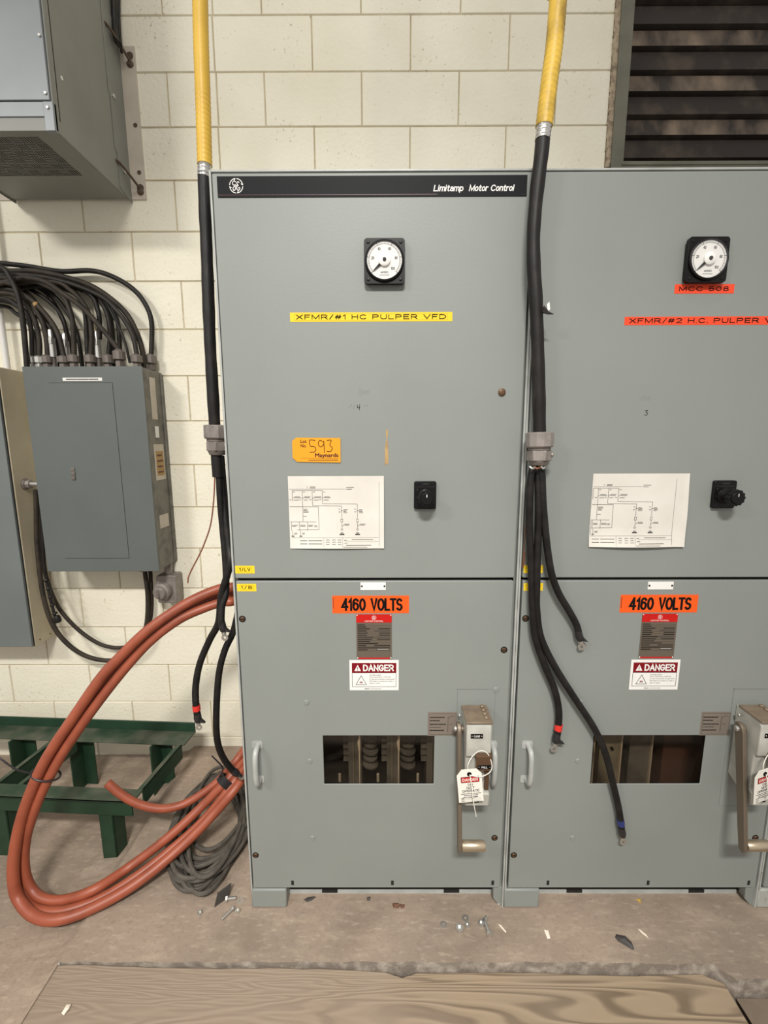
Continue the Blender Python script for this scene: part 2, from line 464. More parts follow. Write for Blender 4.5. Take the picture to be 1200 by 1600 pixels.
class MB:
    def __init__(self, off=(0, 0, 0)):
        self.v, self.f, self.mi = [], [], []
        self.off = Vector(off)

    def add(self, verts, faces, mi=0):
        b = len(self.v)
        self.v += [Vector(p) + self.off for p in verts]
        for fc in faces:
            self.f.append([b + i for i in fc])
            self.mi.append(mi)

    def box(self, x0, x1, y0, y1, z0, z1, mi=0):
        if x0 > x1: x0, x1 = x1, x0
        if y0 > y1: y0, y1 = y1, y0
        if z0 > z1: z0, z1 = z1, z0
        v = [(x0, y0, z0), (x1, y0, z0), (x1, y1, z0), (x0, y1, z0), (x0, y0, z1), (x1, y0, z1), (x1, y1, z1), (x0, y1, z1)]
        self.add(v, [(3, 2, 1, 0), (4, 5, 6, 7), (0, 1, 5, 4), (1, 2, 6, 5), (2, 3, 7, 6), (3, 0, 4, 7)], mi)

    def prism(self, outline, a, b, axis='y', mi=0):
        """outline: 2D counter-clockwise list; axis y -> (x,z), x -> (y,z), z -> (x,y)"""
        def p(q, t):
            return {'y': (q[0], t, q[1]), 'x': (t, q[0], q[1]), 'z': (q[0], q[1], t)}[axis]
        n = len(outline)
        v = [p(q, a) for q in outline] + [p(q, b) for q in outline]
        fs = [list(range(n)), list(range(2 * n - 1, n - 1, -1))]
        for i in range(n):
            j = (i + 1) % n
            fs.append([i, i + n, j + n, j])
        self.add(v, fs, mi)

    def rrect(self, x0, x1, z0, z1, r, y0, y1, mi=0, seg=5):
        o = []
        for cx, cz, a0 in ((x1 - r, z0 + r, -90), (x1 - r, z1 - r, 0), (x0 + r, z1 - r, 90), (x0 + r, z0 + r, 180)):
            for k in range(seg + 1):
                a = math.radians(a0 + 90 * k / seg)
                o.append((cx + r * math.cos(a), cz + r * math.sin(a)))
        self.prism(o, y0, y1, 'y', mi)

    def plate_hole(self, x0, x1, z0, z1, y0, y1, hx0, hx1, hz0, hz1, mi=0):
        o = [(x0, z0), (x1, z0), (x1, z1), (x0, z1)]
        h = [(hx0, hz0), (hx1, hz0), (hx1, hz1), (hx0, hz1)]
        v = [(a, y0, b) for a, b in o] + [(a, y0, b) for a, b in h] + [(a, y1, b) for a, b in o] + [(a, y1, b) for a, b in h]
        fs = []
        for i in range(4):
            j = (i + 1) % 4
            fs += [(i, j, 4 + j, 4 + i), (8 + j, 8 + i, 12 + i, 12 + j), (j, i, 8 + i, 8 + j), (4 + i, 4 + j, 12 + j, 12 + i)]
        self.add(v, fs, mi)

    def tube(self, pts, r, seg=10, mi=0, n=8, rfun=None, smooth=True, closed=False):
        path = catmull(pts, n) if smooth else [Vector(p) for p in pts]
        if rfun == 'rib':
            # resample finely for a ribbed jacket
            pass
        tan = []
        for i in range(len(path)):
            a = path[max(i - 1, 0)]
            b = path[min(i + 1, len(path) - 1)]
            t = (b - a)
            tan.append(t.normalized() if t.length > 1e-9 else Vector((0, 0, 1)))
        up = Vector((0, 0, 1)) if abs(tan[0].z) < 0.9 else Vector((1, 0, 0))
        nrm = (up - tan[0] * up.dot(tan[0])).normalized()
        v, fs = [], []
        L = 0
        for i, p in enumerate(path):
            if i:
                L += (p - path[i - 1]).length
                nrm = (nrm - tan[i] * nrm.dot(tan[i]))
                nrm = nrm.normalized() if nrm.length > 1e-6 else tan[i].orthogonal().normalized()
            bn = tan[i].cross(nrm)
            rr = r if rfun is None else r * rfun(L, i / (len(path) - 1))
            for k in range(seg):
                a = 2 * math.pi * k / seg
                v.append(p + nrm * (rr * math.cos(a)) + bn * (rr * math.sin(a)))
        for i in range(len(path) - 1):
            for k in range(seg):
                k2 = (k + 1) % seg
                fs.append((i * seg + k, i * seg + k2, (i + 1) * seg + k2, (i + 1) * seg + k))
        fs.append(list(range(seg - 1, -1, -1)))
        e = (len(path) - 1) * seg
        fs.append([e + k for k in range(seg)])
        self.add(v, fs, mi)

    def lathe(self, prof, org, axis=(0, 0, 1), seg=20, mi=0, phase=0.0):
        """prof: list of (radius, height along axis)"""
        ax = Vector(axis).normalized()
        up = Vector((0, 0, 1)) if abs(ax.z) < 0.9 else Vector((1, 0, 0))
        a1 = (up - ax * up.dot(ax)).normalized()
        a2 = ax.cross(a1)
        org = Vector(org)
        v, fs = [], []
        for r, h in prof:
            for k in range(seg):
                a = 2 * math.pi * k / seg + phase
                v.append(org + ax * h + a1 * (r * math.cos(a)) + a2 * (r * math.sin(a)))
        for i in range(len(prof) - 1):
            for k in range(seg):
                k2 = (k + 1) % seg
                fs.append((i * seg + k, i * seg + k2, (i + 1) * seg + k2, (i + 1) * seg + k))
        fs.append(list(range(seg - 1, -1, -1)))
        e = (len(prof) - 1) * seg
        fs.append([e + k for k in range(seg)])
        self.add(v, fs, mi)

    def cyl(self, org, axis, r, h, seg=20, mi=0, phase=0.0):
        self.lathe([(r, 0), (r, h)], org, axis, seg, mi, phase)

    def rect(self, x0, x1, z0, z1, y, mi=0):
        self.add([(x0, y, z0), (x1, y, z0), (x1, y, z1), (x0, y, z1)], [(0, 1, 2, 3)], mi)

    def poly(self, pts, y, mi=0):
        self.add([(a, y, b) for a, b in pts], [list(range(len(pts)))], mi)

    def stroke(self, pts, w, y, mi=0, fn=None):
        """flat drawn line of width w with mitred corners; pts in (x,z)"""
        q = [pts[0]]
        for p in pts[1:]:
            if math.hypot(p[0] - q[-1][0], p[1] - q[-1][1]) > 1e-6: q.append(p)
        if len(q) < 2: return
        closed = len(q) > 3 and math.hypot(q[0][0] - q[-1][0], q[0][1] - q[-1][1]) < 1e-6
        if closed: q = q[:-1]
        self.lay = getattr(self, 'lay', 0) + 1
        y = y - (self.lay % 5) * 0.00006
        n = len(q)
        h = w / 2

        def un(i, j):
            dx, dz = q[j][0] - q[i][0], q[j][1] - q[i][1]
            l = math.hypot(dx, dz)
            return dx / l, dz / l
        v = []
        for i in range(n):
            if closed or 0 < i < n - 1:
                d0, d1 = un((i - 1) % n, i), un(i, (i + 1) % n)
                mx, mz = -(d0[1] + d1[1]), d0[0] + d1[0]
                l = math.hypot(mx, mz)
                if l < 0.35:
                    mx, mz, k = -d0[1], d0[0], 1.0
                else:
                    mx, mz = mx / l, mz / l
                    k = min(2.6, 1.0 / max(0.2, mx * -d1[1] + mz * d1[0]))
                c = q[i]
            else:
                d = un(0, 1) if i == 0 else un(n - 2, n - 1)
                e = -h if i == 0 else h
                c = (q[i][0] + d[0] * e, q[i][1] + d[1] * e)
                mx, mz, k = -d[1], d[0], 1.0
            v.append((c[0] + mx * h * k, c[1] + mz * h * k))
            v.append((c[0] - mx * h * k, c[1] - mz * h * k))
        f = [(2 * i + 1, 2 * ((i + 1) % n) + 1, 2 * ((i + 1) % n), 2 * i) for i in range(n if closed else n - 1)]
        self.add([(p[0], (fn(p[0], p[1]) if fn else 0.0) + y, p[1]) for p in v], f, mi)

    def frame2d(self, x0, x1, z0, z1, w, y, mi=0):
        self.stroke([(x0, z0), (x1, z0), (x1, z1), (x0, z1), (x0, z0)], w, y, mi)

    def text(self, s, x0, x1, z0, z1, y, mi=0, shear=0.0, bold=None, space=0.26, plain=False):
        """lettering fitted into the box x0..x1, z0..z1 (z0 is the baseline)"""
        if not plain and all(c in GLYPH for c in s):
            H = z1 - z0
            wt = H * (0.15 if bold is None else bold)
            pen, run = [], 0.0
            for c in s:
                w, st = GLYPH[c]
                pen.append((run, st))
                run += w + space + (0.06 if w == 0 else 0)
            run -= space
            sx = (x1 - x0 - wt - H * shear) / run
            hs = H - wt
            for rx, st in pen:
                for pl in st:
                    q = [(x0 + wt / 2 + (rx + p[0]) * sx, z0 + wt / 2 + p[1] * hs) for p in pl]
                    q = [(p[0] + (p[1] - z0) * shear, p[1]) for p in q]
                    self.stroke(q, wt, y, mi)
            return
        c = bpy.data.curves.new('lettering', 'FONT')
        c.body = s
        c.size = 1.0
        c.resolution_u = 3
        to = bpy.data.objects.new('lettering', c)
        me = bpy.data.meshes.new_from_object(to)
        vs = [(p.co.x, p.co.y) for p in me.vertices]
        fs = [list(p.vertices) for p in me.polygons]
        bpy.data.objects.remove(to)
        bpy.data.curves.remove(c)
        bpy.data.meshes.remove(me)
        if not vs: return
        ax, bx = min(p[0] for p in vs), max(p[0] for p in vs)
        az, bz = min(p[1] for p in vs), max(p[1] for p in vs)
        sx, sz = (x1 - x0) / (bx - ax), (z1 - z0) / (bz - az)
        grow = [(0, 0)] if not bold else [(-bold, 0), (bold, 0), (0, bold)]
        for gx, gz in grow:
            self.add([(x0 + (p[0] - ax) * sx + gx * (z1 - z0), y - abs(gx) * 0.0001, z0 + (p[1] - az) * sz + gz * (z1 - z0)) for p in vs], fs, mi)

    def xform(self, mtx, start=0):
        for i in range(start, len(self.v)):
            self.v[i] = mtx @ self.v[i]

    def build(self, name, mats, parent=None, smooth=True, bevel=0.0, origin=None, bseg=2, angle=40):
        if not isinstance(mats, (list, tuple)): mats = [mats]
        me = bpy.data.meshes.new(name)
        if parent is not None:
            org = ORG[parent.name]
        elif origin is not None:
            org = Vector(origin)
        else:
            xs = [p.x for p in self.v]; ys = [p.y for p in self.v]; zs = [p.z for p in self.v]
            org = Vector(((min(xs) + max(xs)) / 2, (min(ys) + max(ys)) / 2, min(zs)))
        me.from_pydata([p - org for p in self.v], [], self.f)
        for mk in mats: me.materials.append(M[mk] if isinstance(mk, str) else mk)
        for p, k in zip(me.polygons, self.mi): p.material_index = k
        me.validate()
        bm = bmesh.new()
        bm.from_mesh(me)
        closed = [f for f in bm.faces if all(len(e.link_faces) == 2 for e in f.edges)]
        if closed: bmesh.ops.recalc_face_normals(bm, faces=closed)
        bm.to_mesh(me)
        bm.free()
        if smooth:
            me.polygons.foreach_set('use_smooth', [True] * len(me.polygons))
            me.set_sharp_from_angle(angle=math.radians(angle))
        o = bpy.data.objects.new(name, me)
        COL.objects.link(o)
        if parent is not None:
            o.parent = parent
        else:
            o.location = org
        ORG[o.name] = org
        if bevel:
            bv = o.modifiers.new('bevel', 'BEVEL')
            bv.width = bevel
            bv.segments = bseg
            bv.limit_method = 'ANGLE'
            bv.angle_limit = math.radians(50)
            bv.harden_normals = False
        return o


def thing(name, label, cat, loc, group=None):
    o = bpy.data.objects.new(name, None)
    o.empty_display_size = 0.05
    COL.objects.link(o)
    o.location = loc
    ORG[o.name] = Vector(loc)
    return tag(o, label, cat, group)


def tag(o, label, cat, group=None, kind=None):
    o['label'] = label
    o['category'] = cat
    if group: o['group'] = group
    if kind: o['kind'] = kind
    return o


def struct(o):
    o['kind'] = 'structure'
    return o


# ------------------------------------------------------------------ the room
YW = 0.815
ZL = -0.05            # the old floor beside the pad lies lower
FEET = ZL


def build_wall():
    b = MB()
    x_lo, x_hi, z_lo, z_hi = -3.2, 4.2, ZL - 0.1, 4.2
    b.add([(x_lo, YW + 0.0045, z_lo), (1.44, YW + 0.0045, z_lo), (1.44, YW + 0.0045, z_hi), (x_lo, YW + 0.0045, z_hi)],
          [(0, 1, 2, 3)], 1)
    b.add([(1.44, YW + 0.0045, z_lo), (x_hi, YW + 0.0045, z_lo), (x_hi, YW + 0.0045, 2.735), (1.44, YW + 0.0045, 2.735)],
          [(0, 1, 2, 3)], 1)
    # thickness round the opening
    b.add([(1.44, YW + 0.0045, 2.735), (1.44, YW + 0.2, 2.735), (1.44, YW + 0.2, z_hi), (1.44, YW + 0.0045, z_hi)], [(0, 1, 2, 3)], 1)
    g, d = 0.0014, 0.0045
    k = 0
    z1 = 3.302 + 0.2032 * 5
    row = -5
    while z1 > z_lo:
        z0 = z1 - 0.2032
        x = 0.165 - 0.4064 * 10 - (0.2032 if row % 2 else 0)
        cuts = []
        while x < x_hi:
            cuts.append(x)
            x += 0.4064
        if z0 > 2.2 and row % 2:
            cuts.append(-0.238)
            cuts.sort()
        if z1 > 2.735 + 0.02:
            cuts = [q for q in cuts if not -0.10 < q - 1.405 < 0.0]
        for a, c in zip(cuts[:-1], cuts[1:]):
            zb, zt = max(z0, z_lo), z1
            if c < x_lo or a > x_hi: continue
            if z1 > 2.735 + 0.02 and c > 1.405:
                if a >= 1.405: continue
                c = 1.405
            if z1 > 2.735 and a >= 1.405: continue
            xa, xb, za, zc = a + g, c - g, zb + g, zt - g
            j = random.uniform(-0.0006, 0.0006)
            bev = 0.0026
            yv, yb = YW + j, YW + d + 0.001
            v = [(xa + bev, yv, za + bev), (xb - bev, yv, za + bev), (xb - bev, yv, zc - bev), (xa + bev, yv, zc - bev),
                 (xa, yb, za), (xb, yb, za), (xb, yb, zc), (xa, yb, zc)]
            b.add(v, [(0, 1, 2, 3), (4, 5, 1, 0), (5, 6, 2, 1), (6, 7, 3, 2), (7, 4, 0, 3)], 0)
        z1 = z0
        row += 1
    return struct(b.build('wall_back', ['wall', 'joint'], smooth=False, origin=(0, YW, 0)))


build_wall()


def build_floor():
    b = MB()
    nx = 120
    # pad slab (z = 0) from the trench back to the wall, with a crumbled left edge and front edge
    rnd = random.Random(3)
    def edge_noise(t, a):
        return a * (math.sin(t * 37) * 0.5 + math.sin(t * 91 + 1) * 0.3 + math.sin(t * 171 + 2) * 0.2)
    # slab top as strips along x
    xs = [-0.545 + i * (4.0 + 0.545) / nx for i in range(nx + 1)]
    yf = lambda x: -0.166 - (0.035 if x > 1.47 else 0.0) - max(0, (x - 1.1)) * 0.02 + edge_noise(x, 0.003)
    for x0, x1 in zip(xs[:-1], xs[1:]):
        ya, yb = yf(x0), yf(x1)
        b.add([(x0, ya, 0), (x1, yb, 0), (x1, 0.83, 0), (x0, 0.83, 0)], [(0, 1, 2, 3)], 0)
        b.add([(x0, ya - 0.006, -0.09), (x1, yb - 0.006, -0.09), (x1, yb, 0), (x0, ya, 0)], [(0, 1, 2, 3)], 1)
    # worn slope down to the old floor on the left, and the old floor
    ys = [-3.2, -2.0, -1.0, -0.6] + [-0.5 + i * 0.02 for i in range(67)]
    def zl(y):
        return -0.012 + (ZL + 0.012) * min(1, max(0, (y + 0.25) / 0.38))
    def ex(y, k):
        return -0.545 - k * (0.03 + edge_noise(y * 1.3 + k, 0.010)) - (0.10 if k > 1 else 0)
    for y0, y1 in zip(ys[:-1], ys[1:]):
        for k in (0, 1):
            za = lambda y, kk: 0.0 if kk == 0 else (zl(y) * 0.55 if kk == 1 else zl(y))
            b.add([(ex(y0, k + 1), y0, za(y0, k + 1)), (ex(y0, k), y0, za(y0, k)), (ex(y1, k), y1, za(y1, k)), (ex(y1, k + 1), y1, za(y1, k + 1))], [(0, 1, 2, 3)], 0)
        b.add([(-3.2, y0, zl(y0)), (ex(y0, 2), y0, zl(y0)), (ex(y1, 2), y1, zl(y1)), (-3.2, y1, zl(y1))], [(0, 1, 2, 3)], 0)
    # bottom of the trench, and the slab on its far side
    b.add([(-0.575, -0.85, -0.085), (4.0, -0.85, -0.085), (4.0, -0.1, -0.085), (-0.575, -0.1, -0.085)], [(0, 1, 2, 3)], 2)
    b.add([(-0.575, -3.2, 0), (4.0, -3.2, 0), (4.0, -0.85, 0), (-0.575, -0.85, 0)], [(0, 1, 2, 3)], 0)
    b.add([(-0.575, -0.85, 0), (4.0, -0.85, 0), (4.0, -0.85, -0.09), (-0.575, -0.85, -0.09)], [(0, 1, 2, 3)], 1)
    # rubble ledge at the right-hand end of the trench
    b.add([(1.5, -0.22, -0.055), (4.0, -0.235, -0.055), (4.0, -0.85, -0.06), (1.5, -0.85, -0.06)], [(0, 1, 2, 3)], 2)
    return struct(b.build('floor', ['floor', 'broken', 'trench'], smooth=False, origin=(0, 0, 0)))


build_floor()

# window opening closed with grimy corrugated siding
w = bpy.data.objects.new('window_1', None)
COL.objects.link(w)
w.location = (1.41, YW, 2.735)
ORG['window_1'] = Vector(w.location)
struct(w)
b = MB()
b.box(1.425, 1.478, YW - 0.0121, YW + 0.14, 2.70, 4.2)
b.box(1.425, 3.6, YW - 0.012, YW + 0.16, 2.70, 2.752)
b.prism([(YW - 0.016, 2.735), (YW + 0.1, 2.735), (YW + 0.1, 2.79), (YW - 0.016, 2.75)], 1.47, 3.6, 'x')
b.build('window_frame', 'winframe', w, bevel=0.003)
b = MB()
zz = 2.735
rnd = random.Random(5)
while zz < 4.2:
    xa = [1.403 + edge for edge in (rnd.uniform(-0.004, 0.003),)][0]
    b.prism([(xa, zz), (1.43, zz), (1.43, zz + 0.02), (1.403 + rnd.uniform(-0.004, 0.003), zz + 0.02)], YW - 0.004, YW + 0.02, 'y')
    zz += 0.02
b.build('mortar_edge', 'mortar', w, smooth=False)
b = MB()
z = 2.762
k = 0
while z < 4.25:
    hh = 0.080 if k % 2 else 0.070
    b.add([(1.44, 0.945, z), (3.7, 0.945, z), (3.7, 0.962, z + hh), (1.44, 0.962, z + hh)], [(0, 1, 2, 3)], k % 2)
    b.add([(1.44, 0.962, z + hh), (3.7, 0.962, z + hh), (3.7, 0.990, z + hh + 0.004), (1.44, 0.990, z + hh + 0.004)], [(0, 1, 2, 3)], 1)
    b.add([(1.44, 0.990, z + hh + 0.004), (3.7, 0.990, z + hh + 0.004), (3.7, 0.945, z + hh + 0.012), (1.44, 0.945, z + hh + 0.012)], [(0, 1, 2, 3)], 1)
    z += hh + 0.012
    k += 1
b.build('corrugated_siding', ['louver', 'louverdark'], w, smooth=False)

# loose plank over the trench
b = MB()
rnd = random.Random(11)
o = []
for i in range(41):
    x = -0.562 + i * (1.478 + 0.562) / 40
    o.append((x, -0.1725 - 0.004 * max(0, min(1, (x + 0.2)))  + 0.0025 * math.sin(x * 9) + rnd.uniform(-0.0015, 0.0015) - (0.012 if 0.48 < x < 0.53 else 0)))
o = [(-0.55, -0.47), (1.47, -0.47), (1.478, -0.20)] + o[::-1][1:] + [(-0.552, -0.27), (-0.566, -0.36)]
b.prism(o, -0.085, -0.03, 'z')
for p in b.v:
    p.z += 0.0265 * max(0.0, min(1.0, (1.1 - p.x) / 1.5)) if p.z > -0.05 else 0.0
tag(b.build('plank', 'plank', bevel=0.003), 'weathered wooden plank with swirling grain lying in the floor trench before the cabinets', 'plank')


# ------------------------------------------------------------------ motor control cabinets
CW, CH, CD = 0.8636, 2.286, 0.72


def monogram(b, cx, cz, r, y, mi):
    """circular script badge"""
    for a0 in (8, 98, 188, 278):
        pts = [(cx + r * math.cos(math.radians(a0 + t * 74 / 10)), cz + r * math.sin(math.radians(a0 + t * 74 / 10))) for t in range(11)]
        b.stroke(pts, r * 0.11, y, mi)
        e = pts[0]
        b.stroke([e, (cx + r * 0.82 * math.cos(math.radians(a0 + 10)), cz + r * 0.82 * math.sin(math.radians(a0 + 10)))], r * 0.12, y, mi)
    G = [(-.05, .50), (-.25, .62), (-.48, .5), (-.5, .2), (-.3, .08), (-.1, .2), (-.08, .45), (-.08, .1), (-.12, -.3), (-.25, -.58),
         (-.45, -.55), (-.48, -.3), (-.3, -.1), (0, .02), (.2, .05)]
    E = [(.42, .42), (.3, .55), (.14, .45), (.14, .2), (.3, .06), (.12, -.05), (.04, -.3), (.16, -.55), (.4, -.55), (.52, -.35),
         (.42, -.2), (.3, -.3)]
    for g in (G, E):
        p = catmull([(x, 0, z) for x, z in g], 4)
        b.stroke([(cx + q.x * r * 1.05, cz + q.z * r * 1.05) for q in p], r * 0.105, y, mi)


def dashes(b, x0, x1, z0, z1, rows, w, y, mi, rnd, fill=0.9, fn=None, lo=0.012, hi=0.03):
    for i in range(rows):
        z = z1 - (z1 - z0) * (i + 0.5) / rows
        x = x0
        end = min(x1, x0 + (x1 - x0) * rnd.uniform(fill - 0.25, fill))
        while x < end:
            l = min(rnd.uniform(lo, hi), end - x)
            if l > 0.001:
                b.stroke([(x, z), (x + l, z)], w, y, mi, fn)
            x += l + w * 1.2


def label_plate(b, x0, x1, z0, z1, y=-0.0105, t=0.0012, mi=0):
    b.box(x0, x1, y, y + t, z0, z1, mi)


YD = -0.010     # front face of the doors


def cabinet(X0, name, label, seed, number, group, plain=False, bannered=False):
    rnd = random.Random(seed)
    off = (X0, 0, 0)
    root = thing(name, label, 'electrical cabinet', (X0 + CW / 2, CD / 2, 0), group)
    N = lambda: MB(off)
    edge = 'cabold' if plain else 'cabedge'
    # body shell (open towards the doors) and its lips
    b = N()
    b.box(0.0, 0.012, 0.012, CD, 0.0, CH)
    b.box(CW - 0.012, CW, 0.012, CD, 0.0, CH)
    b.box(0.0, CW, 0.012, CD, CH - 0.012, CH)
    b.box(0.012, CW - 0.012, CD - 0.01, CD, 0.09, CH - 0.012)
    b.box(0.012, CW - 0.012, 0.012, CD - 0.01, 0.072, 0.084)
    b.build('body', 'cab', root, smooth=False)
    b = N()
    b.box(0.0005, 0.0065, -0.006, 0.014, 0.07, CH, 0)
    b.box(CW - 0.0065, CW - 0.0005, -0.006, 0.014, 0.0, CH, 0)
    b.box(0.0065, CW - 0.0065, -0.006, 0.014, CH - 0.006, CH, 0)
    b.build('frame_lip', edge, root, bevel=0.0015)
    b = N()
    b.plate_hole(0.0065, CW - 0.0065, 0.084, CH - 0.006, 0.013, 0.02, 0.03, CW - 0.03, 0.12, CH - 0.03)
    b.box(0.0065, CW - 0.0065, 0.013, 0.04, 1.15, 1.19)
    b.build('gasket_black', 'gasket_black', root, smooth=False)
    # feet and base channel
    b = N()
    b.box(0.0005, 0.121, -0.006, 0.05, 0.0, 0.073)
    b.build('foot', 'cabold' if plain else 'cab', root, bevel=0.005)
    b = N()
    b.prism([(CW - 0.0005, 0.0), (CW - 0.0005, 0.07), (CW - 0.034, 0.07), (CW - 0.034, 0.026), (CW - 0.014, 0.0)][::-1], 0.004, 0.03, 'y')
    b.build('foot', 'cab', root, bevel=0.002)
    b = N()
    b.box(0.121, CW - 0.03, 0.05, 0.07, 0.0, 0.072, 0)
    b.box(0.121, CW - 0.03, 0.0465, 0.05, 0.0135, 0.084, 1)  # black strip, paints the shade line under the door
    for sx in (0.235, 0.665):
        b.box(sx, sx + 0.055, 0.042, 0.05, 0.0045, 0.015, 1)
    b.box(0.121, CW - 0.03, 0.043, 0.05, 0.0, 0.014, 2)
    b.build('base_channel', ['cab', 'gasket_black', 'cabedge'], root, smooth=False)
    # doors
    dx0, dx1 = 0.0115, 0.8465
    b = N()
    b.box(dx0, dx1, YD, 0.011, 1.1745, 2.2715)
    if not plain and not bannered:
        b = N()
        b.box(dx0 - 0.002, dx1 + 0.004, YD, 0.011, 1.1745, 2.2755)
    b.build('upper_door', 'cab', root, bevel=0.004, bseg=3)
    WX0, WX1, WZ0, WZ1 = 0.261, 0.617, 0.4805, 0.6535
    b = N()
    if plain:
        b.box(dx0, dx1, YD, 0.011, 0.086, 1.166)
    else:
        b.plate_hole(dx0, dx1, 0.086, 1.166, YD, YD + 0.004, WX0, WX1, WZ0, WZ1)
        b.plate_hole(dx0 + 0.0008, dx1 - 0.0008, 0.0868, 1.1652, YD + 0.004, 0.011, dx0 + 0.02, dx1 - 0.02, 0.106, 1.146)
    low = b.build('lower_door', 'cab', root, bevel=0.004, bseg=3)
    if plain:
        return root
    # slots along the foot of the lower door, and paint-covered screw heads
    for sx in (0.145, 0.483, 0.822):
        b = N()
        b.rect(sx - 0.0045, sx + 0.0045, 0.097, 0.1145, YD - 0.0004)
        b.build('slot', 'gasket_black', low)
    for rx, rz in ((0.212, 0.769), (0.216, 0.564), (0.217, 0.280), (0.807, 0.812)):
        b = N()
        b.lathe([(0.0085, 0), (0.0085, 0.0015), (0.007, 0.003)], (rx, YD + 0.0005, rz), (0, -1, 0), 16)
        b.build('screw_head', 'cab', low)
    for lx, lz in ((0.025, 1.047), (0.827, 0.945), (0.025, 0.214), (0.822, 0.280)):
        b = N()
        b.lathe([(0.0105, 0), (0.0105, 0.0012), (0.0085, 0.0014)], (lx, YD + 0.0005, lz), (0, -1, 0), 20, 0)
        b.lathe([(0.0075, 0.0012), (0.006, 0.003)], (lx, YD + 0.0005, lz), (0, -1, 0), 16, 1)
        b.box(lx - 0.0055, lx + 0.0055, YD - 0.0032, YD - 0.002, lz - 0.001, lz + 0.001, 0)
        b.build('quarter_turn_latch', ['black', 'latch'], low)
    # pull handles
    for hx in (0.053, 0.803):
        b = N()
        b.tube([(hx, YD, 0.622), (hx, YD - 0.028, 0.618), (hx, YD - 0.038, 0.600), (hx, YD - 0.040, 0.563), (hx, YD - 0.038, 0.525),
                (hx, YD - 0.028, 0.505), (hx, YD, 0.500)], 0.0085, 12, 0, 6)
        b.rrect(hx - 0.020, hx + 0.014, 0.609, 0.636, 0.006, YD - 0.002, YD)
        b.rrect(hx - 0.020, hx + 0.014, 0.487, 0.512, 0.006, YD - 0.002, YD)
        b.build('pull_handle', 'cabedge', low)
    # viewing window
    b = N()
    b.box(WX0 - 0.012, WX1 + 0.012, YD + 0.0045, YD + 0.0065, WZ0 - 0.012, WZ1 + 0.012)
    b.build('viewing_pane', 'smokeglass', low, smooth=False)
    # what shows behind the pane
    b = N()
    b.box(0.05, 0.80, 0.30, 0.31, 0.15, 1.0, 0)
    if seed == 1:
        for cx in (0.335, 0.465, 0.600):
            b.box(cx, cx + 0.045, 0.06, 0.28, 0.2, 0.95, 1)
            b.box(cx + 0.016, cx + 0.0185, 0.054, 0.06, 0.2, 0.95, 4)
            b.box(cx + 0.037, cx + 0.041, 0.034, 0.07, 0.2, 0.95, 2)
            b.prism([(cx + 0.033, 0.60), (cx + 0.0365, 0.57), (cx + 0.0425, 0.57), (cx + 0.0425, 0.63)], 0.030, 0.040, 'y', 2)
            for k in range(7):
                zk = 0.47 + k * 0.026
                b.lathe([(0.012, -0.010), (0.029 - 0.003 * (k % 2), -0.004), (0.029 - 0.003 * (k % 2), 0.002), (0.012, 0.010)], (cx + 0.072, 0.10, zk), (0.15, 0, 1), 14, 1)
            for k in range(6):
                b.box(cx - 0.018, cx, 0.07, 0.12, 0.50 + k * 0.024, 0.512 + k * 0.024, 1)
            b.cyl((cx - 0.03, 0.05, 0.44), (0, 0, 1), 0.0045, 0.028, 10, 2)
        b.tube([(0.1, 0.12, 0.46), (0.27, 0.10, 0.49), (0.33, 0.09, 0.53), (0.43, 0.10, 0.575), (0.5, 0.12, 0.59)], 0.010, 8, 3, 6)
    else:
        for x0, x1, yy, mi in ((0.16, 0.29, 0.16, 1), (0.325, 0.395, 0.07, 4), (0.40, 0.44, 0.16, 3), (0.445, 0.52, 0.10, 1), (0.525, 0.56, 0.16, 3), (0.575, 0.75, 0.12, 5)):
            b.box(x0, x1, yy, 0.29, 0.2, 0.95, mi)
        b.box(0.392, 0.396, 0.06, 0.08, 0.2, 0.95, 2)
        b.box(0.515, 0.519, 0.09, 0.11, 0.2, 0.95, 2)
        b.box(0.30, 0.304, 0.06, 0.2, 0.2, 0.95, 2)
        b.cyl((0.345, 0.07, 0.62), (0, -1, 0), 0.006, 0.008, 12, 3)
        b.cyl((0.365, 0.07, 0.55), (0, -1, 0), 0.005, 0.008, 12, 3)
    b.build('switchgear', ['inside', 'barrier', 'busbar', 'gasket_black', 'tanboard', 'rust'], root, smooth=False)

    # ammeter
    cx, cz = (0.4615 if seed == 1 else 0.453), 2.053
    y0 = YD - 0.019
    am = N()
    am.rrect(cx - 0.0540, cx + 0.0540, cz - 0.0565, cz + 0.0565, 0.009, y0, YD - 0.008, 0)
    am.rrect(cx - 0.051, cx + 0.051, cz - 0.0535, cz + 0.0535, 0.012, YD - 0.008, YD, 0)
    am.lathe([(0.052, 0), (0.052, 0.005), (0.0475, 0.008), (0.0465, 0.0035)], (cx, y0, cz), (0, -1, 0), 40, 0)
    for sx in (-1, 1):
        for sz in (-1, 1):
            am.lathe([(0.0045, 0), (0.0045, 0.001), (0.003, 0.0015)], (cx + sx * 0.043, y0, cz + sz * 0.046), (0, -1, 0), 12, 0)
    amo = am.build('ammeter', ['black'], root, bevel=0.0015)
    b = N()
    yf = y0 - 0.0042
    b.cyl((cx, y0 - 0.001, cz), (0, -1, 0), 0.0462, 0.003, 40, 0)
    R = 0.0405
    a0, a1 = math.radians(222), math.radians(-42)
    arc = lambda t, r: (cx + r * math.cos(a0 + (a1 - a0) * t), cz + r * math.sin(a0 + (a1 - a0) * t))
    b.stroke([arc(i / 40, R) for i in range(41)], 0.0008, yf, 1)
    for i in range(51):
        major = i % 10 == 0
        b.stroke([arc(i / 50, R), arc(i / 50, R + (0.0055 if i % 5 == 0 else 0.0035))], 0.0014 if major else 0.0006, yf, 2 if major else 1)
